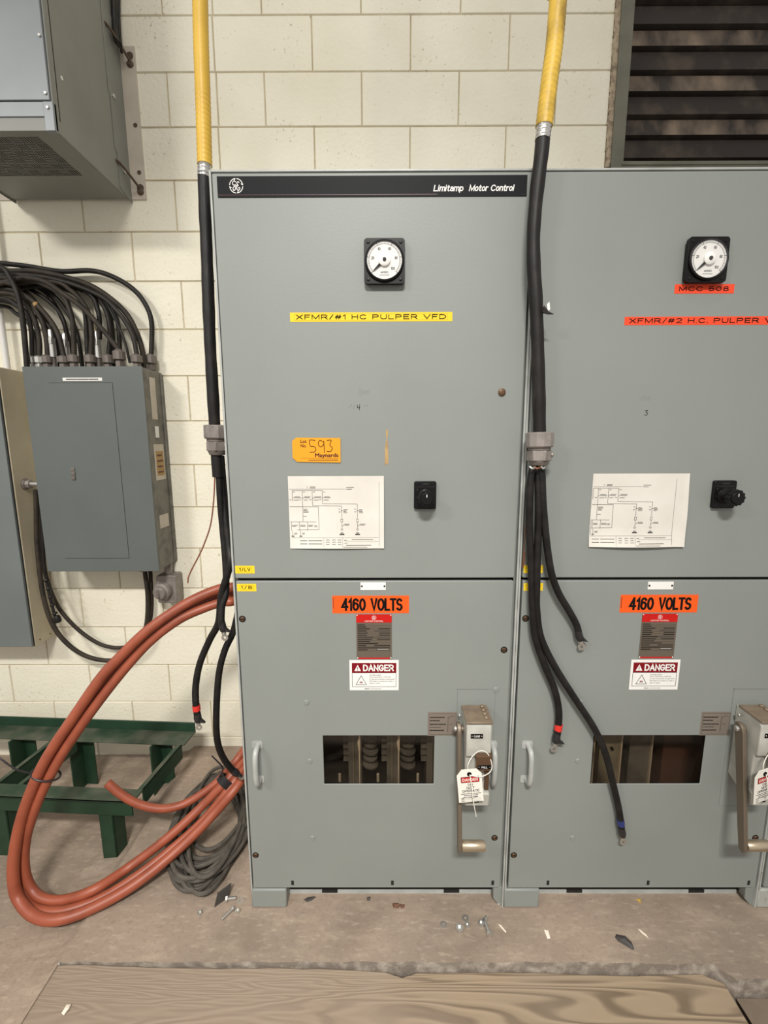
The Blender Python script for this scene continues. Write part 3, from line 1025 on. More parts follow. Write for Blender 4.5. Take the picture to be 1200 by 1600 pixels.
    for t, s in ((0.2, '20'), (0.4, '40'), (0.6, '60'), (0.8, '80'), (1.0, '100')):
        px, pz = arc(t, 0.0315 if t < 1 else 0.030)
        hw = 0.0038 if len(s) == 2 else 0.0052
        b.text(s, px - hw, px + hw, pz - 0.0038, pz + 0.0038, yf, 1)
    b.text('AMPERES', cx - 0.0105, cx + 0.0105, cz - 0.0315, cz - 0.027, yf, 1)
    b.stroke([(cx - 0.013, cz - 0.0365), (cx + 0.013, cz - 0.0365)], 0.001, yf, 1)
    b.build('dial_face', ['dial', 'ink', 'inkdark'], amo)
    b = N()
    tip, r0 = arc(0.0, 0.040), arc(0.0, 0.012)
    nx, nz = -(tip[1] - cz) / 0.04, (tip[0] - cx) / 0.04
    b.prism([(r0[0] + nx * 0.004, r0[1] + nz * 0.004), (r0[0] - nx * 0.004, r0[1] - nz * 0.004), (tip[0] - nx * 0.0008, tip[1] - nz * 0.0008), (tip[0] + nx * 0.0008, tip[1] + nz * 0.0008)],
            yf - 0.003, yf - 0.002, 'y', 0)
    b.build('needle', 'inkdark', amo)
    b = N()
    b.lathe([(0.0155, 0), (0.0155, 0.005), (0.013, 0.007)], (cx, yf, cz), (0, -1, 0), 28, 0)
    b.lathe([(0.005, 0), (0.0048, 0.009), (0.002, 0.0105)], (cx, yf, cz), (0, -1, 0), 16, 1)
    b.build('hub_cap', ['dial', 'ink'], amo)
    b = N()
    b.cyl((cx, y0 - 0.0075, cz), (0, -1, 0), 0.0472, 0.0006, 36)
    b.build('glass_cover', 'glass', amo)

    # selector switch
    sx, sz = 0.5775, 1.4265
    b = N()
    b.rrect(sx - 0.0320, sx + 0.0320, sz - 0.0405, sz + 0.0405, 0.006, YD - 0.011, YD, 0)
    b.text('AMMETER', sx - 0.010, sx + 0.011, sz + 0.0305, sz + 0.0345, YD - 0.0114, 1)
    b.stroke([(sx - 0.027, sz + 0.0245), (sx + 0.026, sz + 0.0245)], 0.0007, YD - 0.0114, 1)
    b.text('OFF', sx - 0.004, sx + 0.004, sz + 0.0155, sz + 0.019, YD - 0.0114, 1)
    b.text('3', sx - 0.025, sx - 0.0215, sz + 0.0145, sz + 0.0195, YD - 0.0114, 1)
    b.text('1', sx - 0.025, sx - 0.0235, sz - 0.008, sz - 0.003, YD - 0.0114, 1)
    b.text('2', sx + 0.022, sx + 0.0255, sz - 0.008, sz - 0.003, YD - 0.0114, 1)
    so = b.build('selector_switch', ['black', 'ink'], root, bevel=0.0015)
    b = N()
    kz = sz - 0.004
    prof = [(0.022, 0.010), (0.022, 0.014), (0.011, 0.018), (0.010, 0.038)]
    b.lathe(prof, (sx, YD, kz), (0, -1, 0), 24, 0)
    o = []
    for k in range(72):
        a = 2 * math.pi * k / 72
        r = 0.0225 + 0.0013 * math.cos(12 * a)
        o.append((sx + r * math.cos(a), kz + r * math.sin(a)))
    b.prism(o, YD - 0.058, YD - 0.038, 'y', 0)
    b.lathe([(0.0185, 0), (0.0165, 0.004)], (sx, YD - 0.058, kz), (0, -1, 0), 24, 0)
    b.rect(sx - 0.001, sx + 0.001, kz + 0.004, kz + 0.012, YD - 0.0624, 1)
    b.build('knob', ['black', 'white'], so, bevel=0.0006)

    # circuit labels beside the door joint
    for zz0, zz1, xx, s in ((1.1905, 1.2145, 0.012, '/LV'), (1.135, 1.1585, 0.0145, '/B')):
        b = N()
        label_plate(b, xx, xx + 0.058, zz0, zz1)
        b.frame2d(xx + 0.008, xx + 0.050, zz0 + 0.0045, zz1 - 0.0045, 0.0006, YD - 0.0009, 2)
        b.text(number + s, xx + 0.0125, xx + 0.0455, zz0 + 0.0075, zz1 - 0.0065, YD - 0.001, 1, bold=0.17, space=0.42)
        b.build('circuit_label', ['yellowlabel', 'inkdark', 'yellowline'], root)
    # blank plate on two screws
    b = N()
    label_plate(b, 0.387, 0.463, 1.1385, 1.1625, YD - 0.002, 0.002)
    for xx in (0.391, 0.459):
        b.lathe([(0.0032, 0), (0.0022, 0.0015)], (xx, YD - 0.002, 1.1505), (0, -1, 0), 12, 1)
    b.build('blank_plate', ['white', 'gasket_black'], root)
    # 4160 VOLTS
    dz = 0.0
    b = N()
    vx0, vx1, vz0, vz1 = (0.3005, 0.533, 1.0645, 1.1205) if seed == 1 else (0.3085, 0.543, 1.0655, 1.1215)
    label_plate(b, vx0, vx1, vz0, vz1)
    b.text('4160', vx0 + 0.027, vx0 + 0.102, vz0 + 0.008, vz1 - 0.008, YD - 0.001, 1, bold=0.17)
    b.text('VOLTS', vx0 + 0.116, vx1 - 0.019, vz0 + 0.008, vz1 - 0.008, YD - 0.001, 1, bold=0.17)
    b.stroke([(vx0 + 0.0035, vz0 + 0.016), (vx0 + 0.0035, vz1 - 0.008)], 0.0018, YD - 0.001, 2)
    b.build('voltage_label', ['orangelabel', 'inkdark', 'lotink'], root)
    # nameplate
    nx0, nx1, nz0, nz1 = (0.3725, 0.481, 0.9165, 1.0615) if seed == 1 else (0.379, 0.4865, 0.9175, 1.062)
    b = N()
    label_plate(b, nx0, nx1, nz0, nz1, YD - 0.0014, 0.0014)
    yy = YD - 0.0018
    b.rect(nx0, nx1, nz1 - 0.0265, nz1, yy, 1)
    b.rect(nx0 + 0.004, nx1 - 0.004, nz0, nz0 + 0.0045, yy, 1)
    monogram(b, (nx0 + nx1) / 2, nz1 - 0.0105, 0.0065, yy - 0.0003, 2)
    b.text('LIMITAMP CONTROL', nx0 + 0.026, nx1 - 0.026, nz1 - 0.0235, nz1 - 0.0195, yy - 0.0003, 2)
    r2 = random.Random(31)
    for k in range(13):
        zk = nz1 - 0.033 - k * 0.0068
        b.stroke([(nx0 + 0.005, zk), (nx0 + 0.005 + r2.uniform(0.02, 0.06), zk)], 0.0022, yy, 3)
        if k not in (0, 1, 8, 9):
            b.stroke([(nx0 + 0.055 + r2.uniform(0, 0.02), zk), (nx1 - 0.006, zk)], 0.0020, yy, 3 if k % 3 else 4)
        b.stroke([(nx0 + 0.004, zk - 0.0032), (nx1 - 0.004, zk - 0.0032)], 0.0004, yy, 3)
    b.stroke([(nx0 + 0.065, nz0 + 0.031), (nx1 - 0.011, nz0 + 0.031)], 0.002, yy, 2)
    for qx in (nx0 + 0.003, nx1 - 0.003):
        for qz in (nz0 + 0.003, nz1 - 0.003):
            b.lathe([(0.0022, 0), (0.001, 0.001)], (qx, YD - 0.0014, qz), (0, -1, 0), 10, 2)
    b.build('nameplate', ['platebrown', 'platered', 'white', 'inkdark', 'ink'], root)
    # DANGER sign
    gx0, gx1, gz0, gz1 = (0.3495, 0.5025, 0.811, 0.912) if seed == 1 else (0.3585, 0.510, 0.812, 0.912)
    b = N()
    label_plate(b, gx0, gx1, gz0, gz1)
    yy = YD - 0.001
    b.rect(gx0 + 0.0075, gx1 - 0.0075, gz1 - 0.042, gz1 - 0.009, yy, 1)
    b.text('DANGER', gx0 + 0.042, gx1 - 0.015, gz1 - 0.0365, gz1 - 0.0145, yy - 0.0003, 0, bold=0.19)
    tx, tz = gx0 + 0.0255, gz1 - 0.036
    b.poly([(tx - 0.0105, tz), (tx + 0.0105, tz), (tx, tz + 0.021)], yy - 0.0003, 0)
    b.text('!', tx - 0.0013, tx + 0.0013, tz + 0.002, tz + 0.014, yy - 0.0006, 1, bold=0.17)
    b.frame2d(gx0 + 0.008, gx1 - 0.008, gz0 + 0.0125, gz1 - 0.042, 0.0011, yy, 2)
    tx, tz = gx0 + 0.036, gz0 + 0.0195
    b.stroke([(tx - 0.0165, tz), (tx + 0.0165, tz), (tx, tz + 0.030), (tx - 0.0165, tz)], 0.0013, yy, 2)
    b.stroke([(tx - 0.004, tz + 0.005), (tx - 0.003, tz + 0.010), (tx, tz + 0.006), (tx + 0.002, tz + 0.0105), (tx + 0.004, tz + 0.005)], 0.0016, yy, 1)
    lines = ['Arc flash hazard!', 'Follow requirements in NFPA 70E', 'for safe work practices and appropriate', 'PPE. Failure to comply can result in', 'death or injury.']
    for k, s in enumerate(lines):
        zk = gz1 - 0.0495 - k * 0.0069
        b.text(s, gx0 + 0.062, gx0 + 0.062 + min(0.0021 * len(s), 0.078), zk - 0.0019, zk + 0.0019, yy - 0.0002, 2)
    b.stroke([(gx0 + 0.047, gz0 + 0.0055), (gx0 + 0.060, gz0 + 0.0055)], 0.0018, yy, 2)
    b.stroke([(gx0 + 0.064, gz0 + 0.0055), (gx0 + 0.098, gz0 + 0.0055)], 0.001, yy, 3)
    b.build('danger_sign', ['white', 'signred', 'inkdark', 'ink'], root)
    # instruction plate left of the operating mechanism
    b = N()
    label_plate(b, 0.595, 0.689, 0.654, 0.736)
    yy = YD - 0.001
    b.frame2d(0.6, 0.685, 0.659, 0.731, 0.0005, yy, 1)
    for k, (a, l) in enumerate(((0.718, 0.044), (0.707, 0.030), (0.694, 0.048), (0.684, 0.034), (0.673, 0.046))):
        dashes(b, 0.603, 0.603 + l, a - 0.002, a + 0.002, 1, 0.0028 if k != 3 else 0.0014, yy, 1, random.Random(k + 3), 1.2, None, 0.006, 0.012)
    b.stroke([(0.659, 0.668), (0.659, 0.722)], 0.0009, yy, 1)
    b.stroke([(0.663, 0.716), (0.668, 0.722), (0.679, 0.722)], 0.0009, yy, 1)
    b.stroke([(0.664, 0.694), (0.672, 0.694)], 0.0009, yy, 1)
    b.build('instruction_plate', ['instrplate', 'inkdark'], root)

    # operating mechanism
    b = N()
    b.plate_hole(0.686, 0.806, 0.400, 0.814, YD - 0.0006, YD + 0.001, 0.6868, 0.8052, 0.4008, 0.8132)
    b.rect(0.686, 0.785, 0.8128, 0.8148, YD - 0.0008, 0)
    b.rect(0.686, 0.6875, 0.55, 0.8148, YD - 0.0008, 0)
    b.build('access_cover_seam', 'pencil', low, smooth=False)
    mx0, mx1, yF = 0.700, 0.7745, YD - 0.098
    b = N()
    b.prism([(YD, 0.762), (yF + 0.008, 0.762), (yF, 0.750), (yF, 0.655), (yF + 0.012, 0.650), (yF + 0.012, 0.535), (yF, 0.530),
             (yF, 0.492), (yF + 0.006, 0.486), (YD, 0.525)], mx0, mx1, 'x', 0)
    mo = b.build('operating_mechanism', ['mech'], root, bevel=0.004, bseg=3)
    b = N()
    b.box(mx0 - 0.002, mx1 + 0.002, yF - 0.002, YD - 0.012, 0.762, 0.768)
    for k in range(4):
        b.lathe([(0.0075, 0), (0.0075, 0.004), (0.005, 0.006)], (mx1 - 0.014, YD - 0.022 - k * 0.019, 0.768), (0, 0, 1), 6)
    b.build('top_cap', 'bronze', mo, bevel=0.001)
    for (x0, x1, z0, z1, s, yy) in ((0.712, 0.748, 0.716, 0.730, 'CLOSE', yF), (0.708, 0.742, 0.503, 0.5155, 'OPEN', yF)):
        b = N()
        b.box(x0, x1, yy - 0.0012, yy, z0, z1, 0)
        b.text(s, x0 + 0.009, x1 - 0.009, z0 + 0.004, z1 - 0.004, yy - 0.0016, 1)
        for q in (x0 + 0.004, x1 - 0.004):
            b.lathe([(0.0018, 0), (0.001, 0.0012)], (q, yy - 0.0012, (z0 + z1) / 2), (0, -1, 0), 8, 2)
        b.build('indicator_label', ['black', 'white', 'silver'], mo)
    b = N()
    b.box(mx1 - 0.016, mx1 - 0.003, yF + 0.004, yF + 0.012, 0.540, 0.645, 0)
    b.build('side_strip', 'latch', mo, bevel=0.001)
    b = N()
    b.box(0.727, 0.774, yF - 0.014, yF + 0.012, 0.652, 0.668, 0)
    b.box(0.727, 0.774, yF - 0.016, yF - 0.012, 0.622, 0.668, 0)
    b.box(0.732, 0.771, yF - 0.0172, yF - 0.016, 0.628, 0.641, 1)
    b.text('PULL', 0.743, 0.760, 0.6315, 0.6375, yF - 0.0176, 2)
    for q in (0.7355, 0.7675):
        b.lathe([(0.0016, 0), (0.001, 0.0012)], (q, yF - 0.0172, 0.6345), (0, -1, 0), 8, 3)
    b.build('hasp', ['latch', 'black', 'white', 'silver'], mo, bevel=0.0006)
    b = N()
    o = [(-0.036, 0.722), (-0.052, 0.727), (-0.066, 0.718), (-0.072, 0.700), (-0.127, 0.380), (-0.131, 0.352), (-0.122, 0.340), (-0.108, 0.346),
         (-0.094, 0.41), (-0.040, 0.690)]
    b.prism(o, 0.680, 0.692, 'x', 0)
    b.lathe([(0.009, 0), (0.009, 0.006), (0.006, 0.009)], (0.680, -0.052, 0.708), (-1, 0, 0), 12, 1)
    b.lathe([(0.007, 0), (0.007, 0.006)], (0.694, -0.035, 0.742), (-1, 0, 0), 6, 1)
    b.cyl((0.692, -0.052, 0.708), (1, 0, 0), 0.010, 0.009, 12, 0)
    lv = b.build('lever', ['lever', 'silver'], mo, bevel=0.002)
    b = N()
    b.lathe([(0.0125, 0), (0.0155, 0.004), (0.0155, 0.066), (0.013, 0.071), (0.006, 0.072)], (0.692, -0.120, 0.364), (1, 0, 0), 24)
    b.build('grip', 'grip', lv)
    return root


cab1 = cabinet(0.0, 'motor_control_cabinet', 'tall gray motor control cabinet with a black banner strip along its top', 1, '1', 'gray motor control cabinets')
cab2 = cabinet(CW, 'motor_control_cabinet', 'tall gray motor control cabinet with orange labels and no banner, at the right', 2, '2', 'gray motor control cabinets')
cab3 = cabinet(2 * CW, 'motor_control_cabinet', 'flaking gray cabinet edge and foot cut off by the right edge of the picture', 3, '3', 'gray motor control cabinets', plain=True)

# what only the left cabinet carries
b = MB()
b.box(0.0235, 0.8355, YD - 0.002, YD, 2.2165, 2.2665, 0)
b.stroke([(0.026, 2.2215), (0.60, 2.2215)], 0.0012, YD - 0.0024, 2)
monogram(b, 0.0735, 2.2435, 0.0172, YD - 0.0024, 1)
b.text('Limitamp', 0.590, 0.671, 2.228, 2.2435, YD - 0.0024, 1, shear=0.2, bold=0.17, space=0.2)
b.text('®', 0.673, 0.679, 2.237, 2.243, YD - 0.0024, 3)
b.text('Motor Control', 0.683, 0.804, 2.228, 2.2435, YD - 0.0024, 1, shear=0.2, bold=0.17, space=0.2)
b.stroke([(0.822, 2.2195), (0.833, 2.2195)], 0.001, YD - 0.0024, 3)
b.build('name_banner', ['banner', 'white', 'bannerred', 'ink'], cab1)
b = MB()
label_plate(b, 0.2025, 0.647, 1.9055, 1.9295)
b.frame2d(0.214, 0.634, 1.9095, 1.9255, 0.0006, YD - 0.0008, 2)
b.text('XFMR/#1 HC PULPER VFD', 0.219, 0.630, 1.9115, 1.924, YD - 0.001, 1, bold=0.165)
b.build('circuit_label', ['yellowlabel', 'inkdark', 'yellowline'], cab1)
b = MB()
b.lathe([(0.0105, 0), (0.0105, 0.003), (0.008, 0.005), (0.003, 0.0055)], (0.790, YD, 1.716), (0, -1, 0), 20)
b.build('round_knob', 'latch', cab1)
b = MB()
b.prism([(0.461, 1.515), (0.4705, 1.515), (0.4715, 1.535), (0.469, 1.585), (0.4655, 1.588), (0.4615, 1.56)], YD - 0.0006, YD, 'y')
b.prism([(0.4655, 1.586), (0.4695, 1.594), (0.4705, 1.614), (0.4650, 1.6135), (0.4645, 1.596)], YD - 0.0004, YD, 'y')
b.build('tape_remnant', 'maskingtape', cab1)
b = MB()
for seg in ([(0.384, 1.682), (0.3835, 1.675), (0.391, 1.676)], [(0.3905, 1.684), (0.389, 1.669)]):
    b.stroke(seg, 0.0014, YD - 0.0005, 0)
b.build('pen_mark', 'inkdark', cab1)
b = MB()
rnd = random.Random(8)
for k in range(6):
    x = 0.388 + k * 0.005
    b.stroke([(x, 1.712 + rnd.uniform(-.003, .003)), (x + 0.004, 1.724 + rnd.uniform(-.004, .004))], 0.0006, YD - 0.0005, 0)
b.build('pencil_scribble', 'pencil', cab1)
b = MB()
b.stroke([(0.36, 1.675), (0.368, 1.684)], 0.0006, YD - 0.0005, 0)
b.stroke([(0.372, 1.671), (0.377, 1.686)], 0.0006, YD - 0.0005, 0)
b.build('pencil_scribble', 'pencil', cab1)
b = MB()
b.stroke([(0.402, 1.680), (0.415, 1.681)], 0.0006, YD - 0.0005, 0)
b.build('pencil_scribble', 'pencil', cab1)

# what only the right cabinet carries
b = MB((CW, 0, 0))
label_plate(b, 0.384, 0.545, 1.9745, 1.998)
b.text('MCC 508', 0.396, 0.530, 1.9805, 1.9925, YD - 0.001, 1, bold=0.165)
b.build('circuit_label', ['orangered', 'inkdark'], cab2)
b = MB((CW, 0, 0))
label_plate(b, 0.255, 0.722, 1.8935, 1.9155)
b.text('XFMR/#2 H.C. PULPER VFD', 0.268, 0.700, 1.8985, 1.9115, YD - 0.001, 1, bold=0.165)
b.build('circuit_label', ['orangered', 'inkdark'], cab2)
b = MB((CW, 0, 0))
b.stroke([(0.333, 1.664), (0.340, 1.665), (0.336, 1.660), (0.341, 1.657), (0.338, 1.651), (0.332, 1.653)], 0.0013, YD - 0.0005, 0)
b.build('pen_mark', 'inkdark', cab2)
b = MB((CW, 0, 0))
rnd = random.Random(9)
for k in range(6):
    x = 0.318 + k * 0.005
    b.stroke([(x, 1.694 + rnd.uniform(-.003, .003)), (x + 0.004, 1.704 + rnd.uniform(-.004, .004))], 0.0006, YD - 0.0005, 0)
b.build('pencil_scribble', 'pencil', cab2)


# ------------------------------------------------------------------ papers and tags on the doors
def wiring_diagram(x0, z0, w, h, label, curl, shift):
    fn = lambda x, z: YD - 0.0012 - curl * max(0, 1 - (z - z0) / (0.28 * h)) ** 2 * (0.35 + 0.65 * math.sin(3.1 * (x - x0) / w)) \
        - curl * 0.6 * max(0, (x - x0) / w - 0.93) / 0.07 * (0.5 + 0.5 * math.sin(20 * (z - z0)))
    b = MB()
    nx, nz = 24, 18
    v = []
    for j in range(nz + 1):
        for i in range(nx + 1):
            x, z = x0 + w * i / nx, z0 + h * j / nz
            v.append((x, fn(x, z), z))
    f = [(j * (nx + 1) + i, j * (nx + 1) + i + 1, (j + 1) * (nx + 1) + i + 1, (j + 1) * (nx + 1) + i) for j in range(nz) for i in range(nx)]
    b.add(v, f, 0)
    n0 = len(v)
    b.add([(p[0], p[1] + 0.0004, p[2]) for p in v], [tuple(reversed(q)) for q in f], 0)
    X = lambda t: x0 + w * (t - shift)
    Z = lambda t: z0 + h * t
    def ln(pts, wd=0.0009, mi=1):
        q = []
        for a, c in zip(pts[:-1], pts[1:]):
            n = max(1, int(math.hypot((c[0] - a[0]), (c[1] - a[1])) * 10))
            for k in range(n): q.append((a[0] + (c[0] - a[0]) * k / n, a[1] + (c[1] - a[1]) * k / n))
        q.append(pts[-1])
        q = [(max(x0 + 0.003, X(a)), Z(c)) for a, c in q]
        b.stroke(q, wd, -0.0004, mi, fn)
    rnd = random.Random(4)
    def blot(a, c, n=2, l=0.05):
        for k in range(n):
            if X(a) > x0 + 0.002:
                ln([(a, c - k * 0.014), (a + l * rnd.uniform(0.6, 1), c - k * 0.014)], 0.0013)
    ln([(0.01, 0.825), (0.60, 0.825)], 0.0006)
    ln([(0.20, 0.86), (0.20, 0.84)])
    blot(0.23, 0.855, 2, 0.08)
    blot(0.61, 0.845, 1, 0.1)
    blot(0.61, 0.822, 1, 0.08)
    ln([(0.04, 0.805), (0.355, 0.805)], 0.001)
    for k, a in enumerate((0.04, 0.145, 0.25, 0.355)):
        ln([(a, 0.805), (a, 0.66)])
        blot(a + 0.01, 0.785, 1, 0.025)
        ln([(a, 0.695), (a + 0.02, 0.715)])
        blot(a + 0.025, 0.72, 2, 0.07)
        blot(a + 0.015, 0.675, 1, 0.055)
        blot(a - 0.03, 0.68, 1, 0.02)
    ln([(0.355, 0.66), (0.355, 0.625), (0.72, 0.618), (0.72, 0.54)])
    ln([(0.25, 0.66), (0.25, 0.598), (0.555, 0.590), (0.555, 0.52)])
    ln([(0.145, 0.66), (0.145, 0.38)])
    ln([(0.01, 0.585), (0.31, 0.582), (0.312, 0.265), (0.08, 0.262)])
    ln([(0.01, 0.375), (0.28, 0.372)])
    for a in (0.02, 0.105, 0.19):
        ln([(a, 0.375), (a, 0.255)])
        blot(a + 0.01, 0.325, 2, 0.06)
    blot(0.155, 0.55, 4, 0.05)
    blot(0.15, 0.45, 1, 0.04)
    blot(0.265, 0.32, 2, 0.03)
    for a in (0.03, 0.115):
        ln([(a, 0.25), (a, 0.17)])
        blot(a - 0.01, 0.18, 2, 0.03)
        blot(a + 0.02, 0.215, 2, 0.03)
    for a in (0.555, 0.72):
        ln([(a, 0.52), (a, 0.42)])
        blot(a - 0.005, 0.528, 1, 0.02)
        blot(a + 0.02, 0.54, 4, 0.045)
        blot(a - 0.03, 0.55, 1, 0.02)
        blot(a - 0.03, 0.51, 1, 0.02)
        ln([(a - 0.01, 0.41), (a + 0.01, 0.41), (a + 0.01, 0.37), (a - 0.01, 0.37), (a - 0.01, 0.41)])
        ln([(a, 0.37), (a, 0.28)])
        ln([(a, 0.31), (a + 0.025, 0.335)])
        blot(a + 0.03, 0.34, 2, 0.06)
        ln([(a - 0.012, 0.265), (a, 0.28), (a + 0.012, 0.265), (a, 0.25), (a - 0.012, 0.265)])
        ln([(a - 0.01, 0.215), (a + 0.01, 0.215)], 0.0022, 2)
        ln([(a - 0.02, 0.196), (a + 0.02, 0.196)], 0.0030, 2)
    ln([(0.95, 0.92), (0.95, 0.03)], 0.0006)
    ln([(0.02, 0.15), (0.95, 0.155)], 0.0006)
    ln([(0.36, 0.15), (0.36, 0.02)], 0.0005)
    ln([(0.56, 0.15), (0.56, 0.02)], 0.0005)
    for t in (0.11, 0.065):
        ln([(0.11, t), (0.18, t)], 0.0016)
        ln([(0.20, t), (0.34, t)], 0.0016)
    for k, t in enumerate((0.115, 0.085, 0.055)):
        for a in (0.385, 0.45, 0.51):
            ln([(a, t), (a + 0.02, t + 0.008), (a + 0.035, t)], 0.0010, 2)
    ln([(0.66, 0.125), (0.88, 0.125)], 0.0016)
    ln([(0.60, 0.10), (0.95, 0.10)], 0.0005)
    ln([(0.60, 0.045), (0.86, 0.045)], 0.0016)
    ln([(0.58, 0.115), (0.60, 0.115)], 0.0014)
    ln([(0.58, 0.075), (0.61, 0.075)], 0.0014)
    ln([(0.57, 0.02), (0.82, 0.018)], 0.0012)
    return tag(b.build('wiring_diagram', ['paper', 'ink', 'inkdark'], smooth=True), label, 'paper', 'printed wiring diagrams taped to the doors')


wiring_diagram(0.180, 1.268, 0.278, 0.214, 'white printed wiring diagram taped under the amber lot tag', 0.006, 0.0)
wiring_diagram(CW + 0.1995, 1.271, 0.2785, 0.216, 'white wiring diagram with a curling right edge on the right cabinet door', 0.012, 0.08)

b = MB()
b.prism([(0.1965, 1.535), (0.209, 1.5235), (0.334, 1.521), (0.3345, 1.5905), (0.209, 1.592), (0.1965, 1.5825)], YD - 0.003, YD - 0.0015, 'y', 0)
yy = YD - 0.0034
b.text('Lot', 0.2205, 0.2375, 1.577, 1.5865, yy, 1, bold=0.03, plain=True)
b.text('No.', 0.2205, 0.2375, 1.5645, 1.5735, yy, 1, bold=0.03, plain=True)
for g in ([(.262, 1.584), (.247, 1.5845), (.2485, 1.568), (.258, 1.5675), (.264, 1.560), (.260, 1.552), (.247, 1.551)],
          [(.286, 1.580), (.276, 1.584), (.271, 1.575), (.277, 1.566), (.286, 1.572), (.287, 1.583), (.2875, 1.565), (.2885, 1.549)],
          [(.297, 1.584), (.308, 1.584), (.304, 1.571), (.311, 1.563), (.306, 1.553), (.296, 1.553)]):
    p = catmull([(x, 0, z) for x, z in g], 5)
    b.stroke([(q.x, q.z) for q in p], 0.0017, yy, 2)
b.text('Maynards', 0.2615, 0.3275, 1.533, 1.5475, yy, 1, bold=0.05, plain=True)
b.stroke([(0.2205, 1.534), (0.3275, 1.5325)], 0.0006, yy, 1)
dashes(b, 0.243, 0.326, 1.526, 1.530, 1, 0.0018, yy, 1, random.Random(2), 1.2, None, 0.01, 0.02)
tag(b.build('lot_tag', ['lotyellow', 'lotink', 'inkdark']), 'amber auction lot tag reading 593 stuck on the left cabinet door', 'tag')


def danger_tag(X0, label, yaw):
    yT = YD - 0.098 - 0.024
    root = thing('danger_tag', label, 'tag', (X0 + 0.71, yT, 0.53), 'white danger tags on the mechanisms')
    ca = -0.10
    cx, cz = 0.706, 0.618      # hole
    def rot(p):
        return (cx + p[0] * math.cos(ca) - p[1] * math.sin(ca), cz + p[0] * math.sin(ca) + p[1] * math.cos(ca))
    mtx = Matrix.Translation((X0 + cx, yT, cz)) @ Matrix.Rotation(yaw, 4, 'Z') @ Matrix.Rotation(ca + 0.0, 4, 'Y') @ Matrix.Translation((-X0 - cx, -yT, -cz))
    b = MB((X0, 0, 0))
    o = [(-0.037, -0.092), (0.036, -0.092), (0.036, 0.000), (0.022, 0.016), (-0.022, 0.016), (-0.037, -0.002)]
    b.prism([(cx + p[0], cz + p[1]) for p in o], yT - 0.0006, yT + 0.0006, 'y', 0)
    b.cyl((cx, yT - 0.0007, cz), (0, -1, 0), 0.007, 0.0005, 20, 1)
    y = yT - 0.0011
    b.rect(cx - 0.026, cx + 0.028, cz - 0.027, cz - 0.008, y, 1)
    b.rect(cx - 0.0245, cx + 0.0265, cz - 0.0255, cz - 0.0095, y - 0.0002, 2)
    b.text('DANGER', cx - 0.022, cx + 0.024, cz - 0.0225, cz - 0.0125, y - 0.0004, 0, bold=0.17)
    b.text('DO', cx - 0.007, cx + 0.008, cz - 0.038, cz - 0.0305, y, 1, bold=0.16)
    b.text('NOT', cx - 0.011, cx + 0.012, cz - 0.0485, cz - 0.0405, y, 1, bold=0.16)
    b.text('OPERATE', cx - 0.025, cx + 0.026, cz - 0.059, cz - 0.051, y, 1, bold=0.16)
    rr = random.Random(6)
    for k, hw in enumerate((0.028, 0.02, 0.022)):
        zk = cz - 0.064 - k * 0.0055
        dashes(b, cx - hw, cx + hw, zk - 0.002, zk + 0.002, 1, 0.0018, y, 1, rr, 1.2, None, 0.006, 0.012)
    for k in range(3):
        zk = cz - 0.0785 - k * 0.005
        b.stroke([(cx - 0.03, zk), (cx + 0.028, zk)], 0.0005, y, 3)
        b.stroke([(cx - 0.029, zk + 0.0015), (cx - 0.021, zk + 0.0015)], 0.0012, y, 3)
    b.stroke([(cx - 0.006, cz - 0.079), (cx - 0.002, cz - 0.075), (cx + 0.004, cz - 0.082), (cx + 0.015, cz - 0.076)], 0.0008, y, 1)
    b.xform(mtx)
    b.build('card', ['tagwhite', 'inkdark', 'platered', 'ink'], root)
    b = MB((X0, 0, 0))
    yh = YD - 0.098
    b.tube([(cx, yT + 0.004, cz), (cx - 0.004, yT + 0.004, cz + 0.025), (cx + 0.012, yh - 0.012, 0.668), (cx + 0.034, yh - 0.012, 0.684), (cx + 0.056, yh - 0.010, 0.672),
            (cx + 0.066, yh - 0.022, 0.645), (cx + 0.058, yT - 0.004, 0.626), (cx + 0.03, yT - 0.006, 0.614), (cx, yT - 0.004, cz)], 0.0012, 8, 0, 8)
    b.tube([(cx + 0.001, yT - 0.003, cz), (cx + 0.006, yT - 0.010, cz - 0.03), (cx + 0.012, yT - 0.014, cz - 0.08), (cx + 0.022, yT - 0.012, cz - 0.13)], 0.0012, 8, 0, 8)
    b.build('tie', 'tagwhite', root)


danger_tag(0.0, 'white DANGER DO NOT OPERATE tag tied to the left cabinet mechanism', 0.0)
danger_tag(CW, 'white danger tag hanging at the right picture edge on the right mechanism', 0.25)


# ------------------------------------------------------------------ the two big yellow feeder cables
def px(pts, y=None):
    return [P(p[0], p[1], p[2] if len(p) > 2 else y) for p in pts]


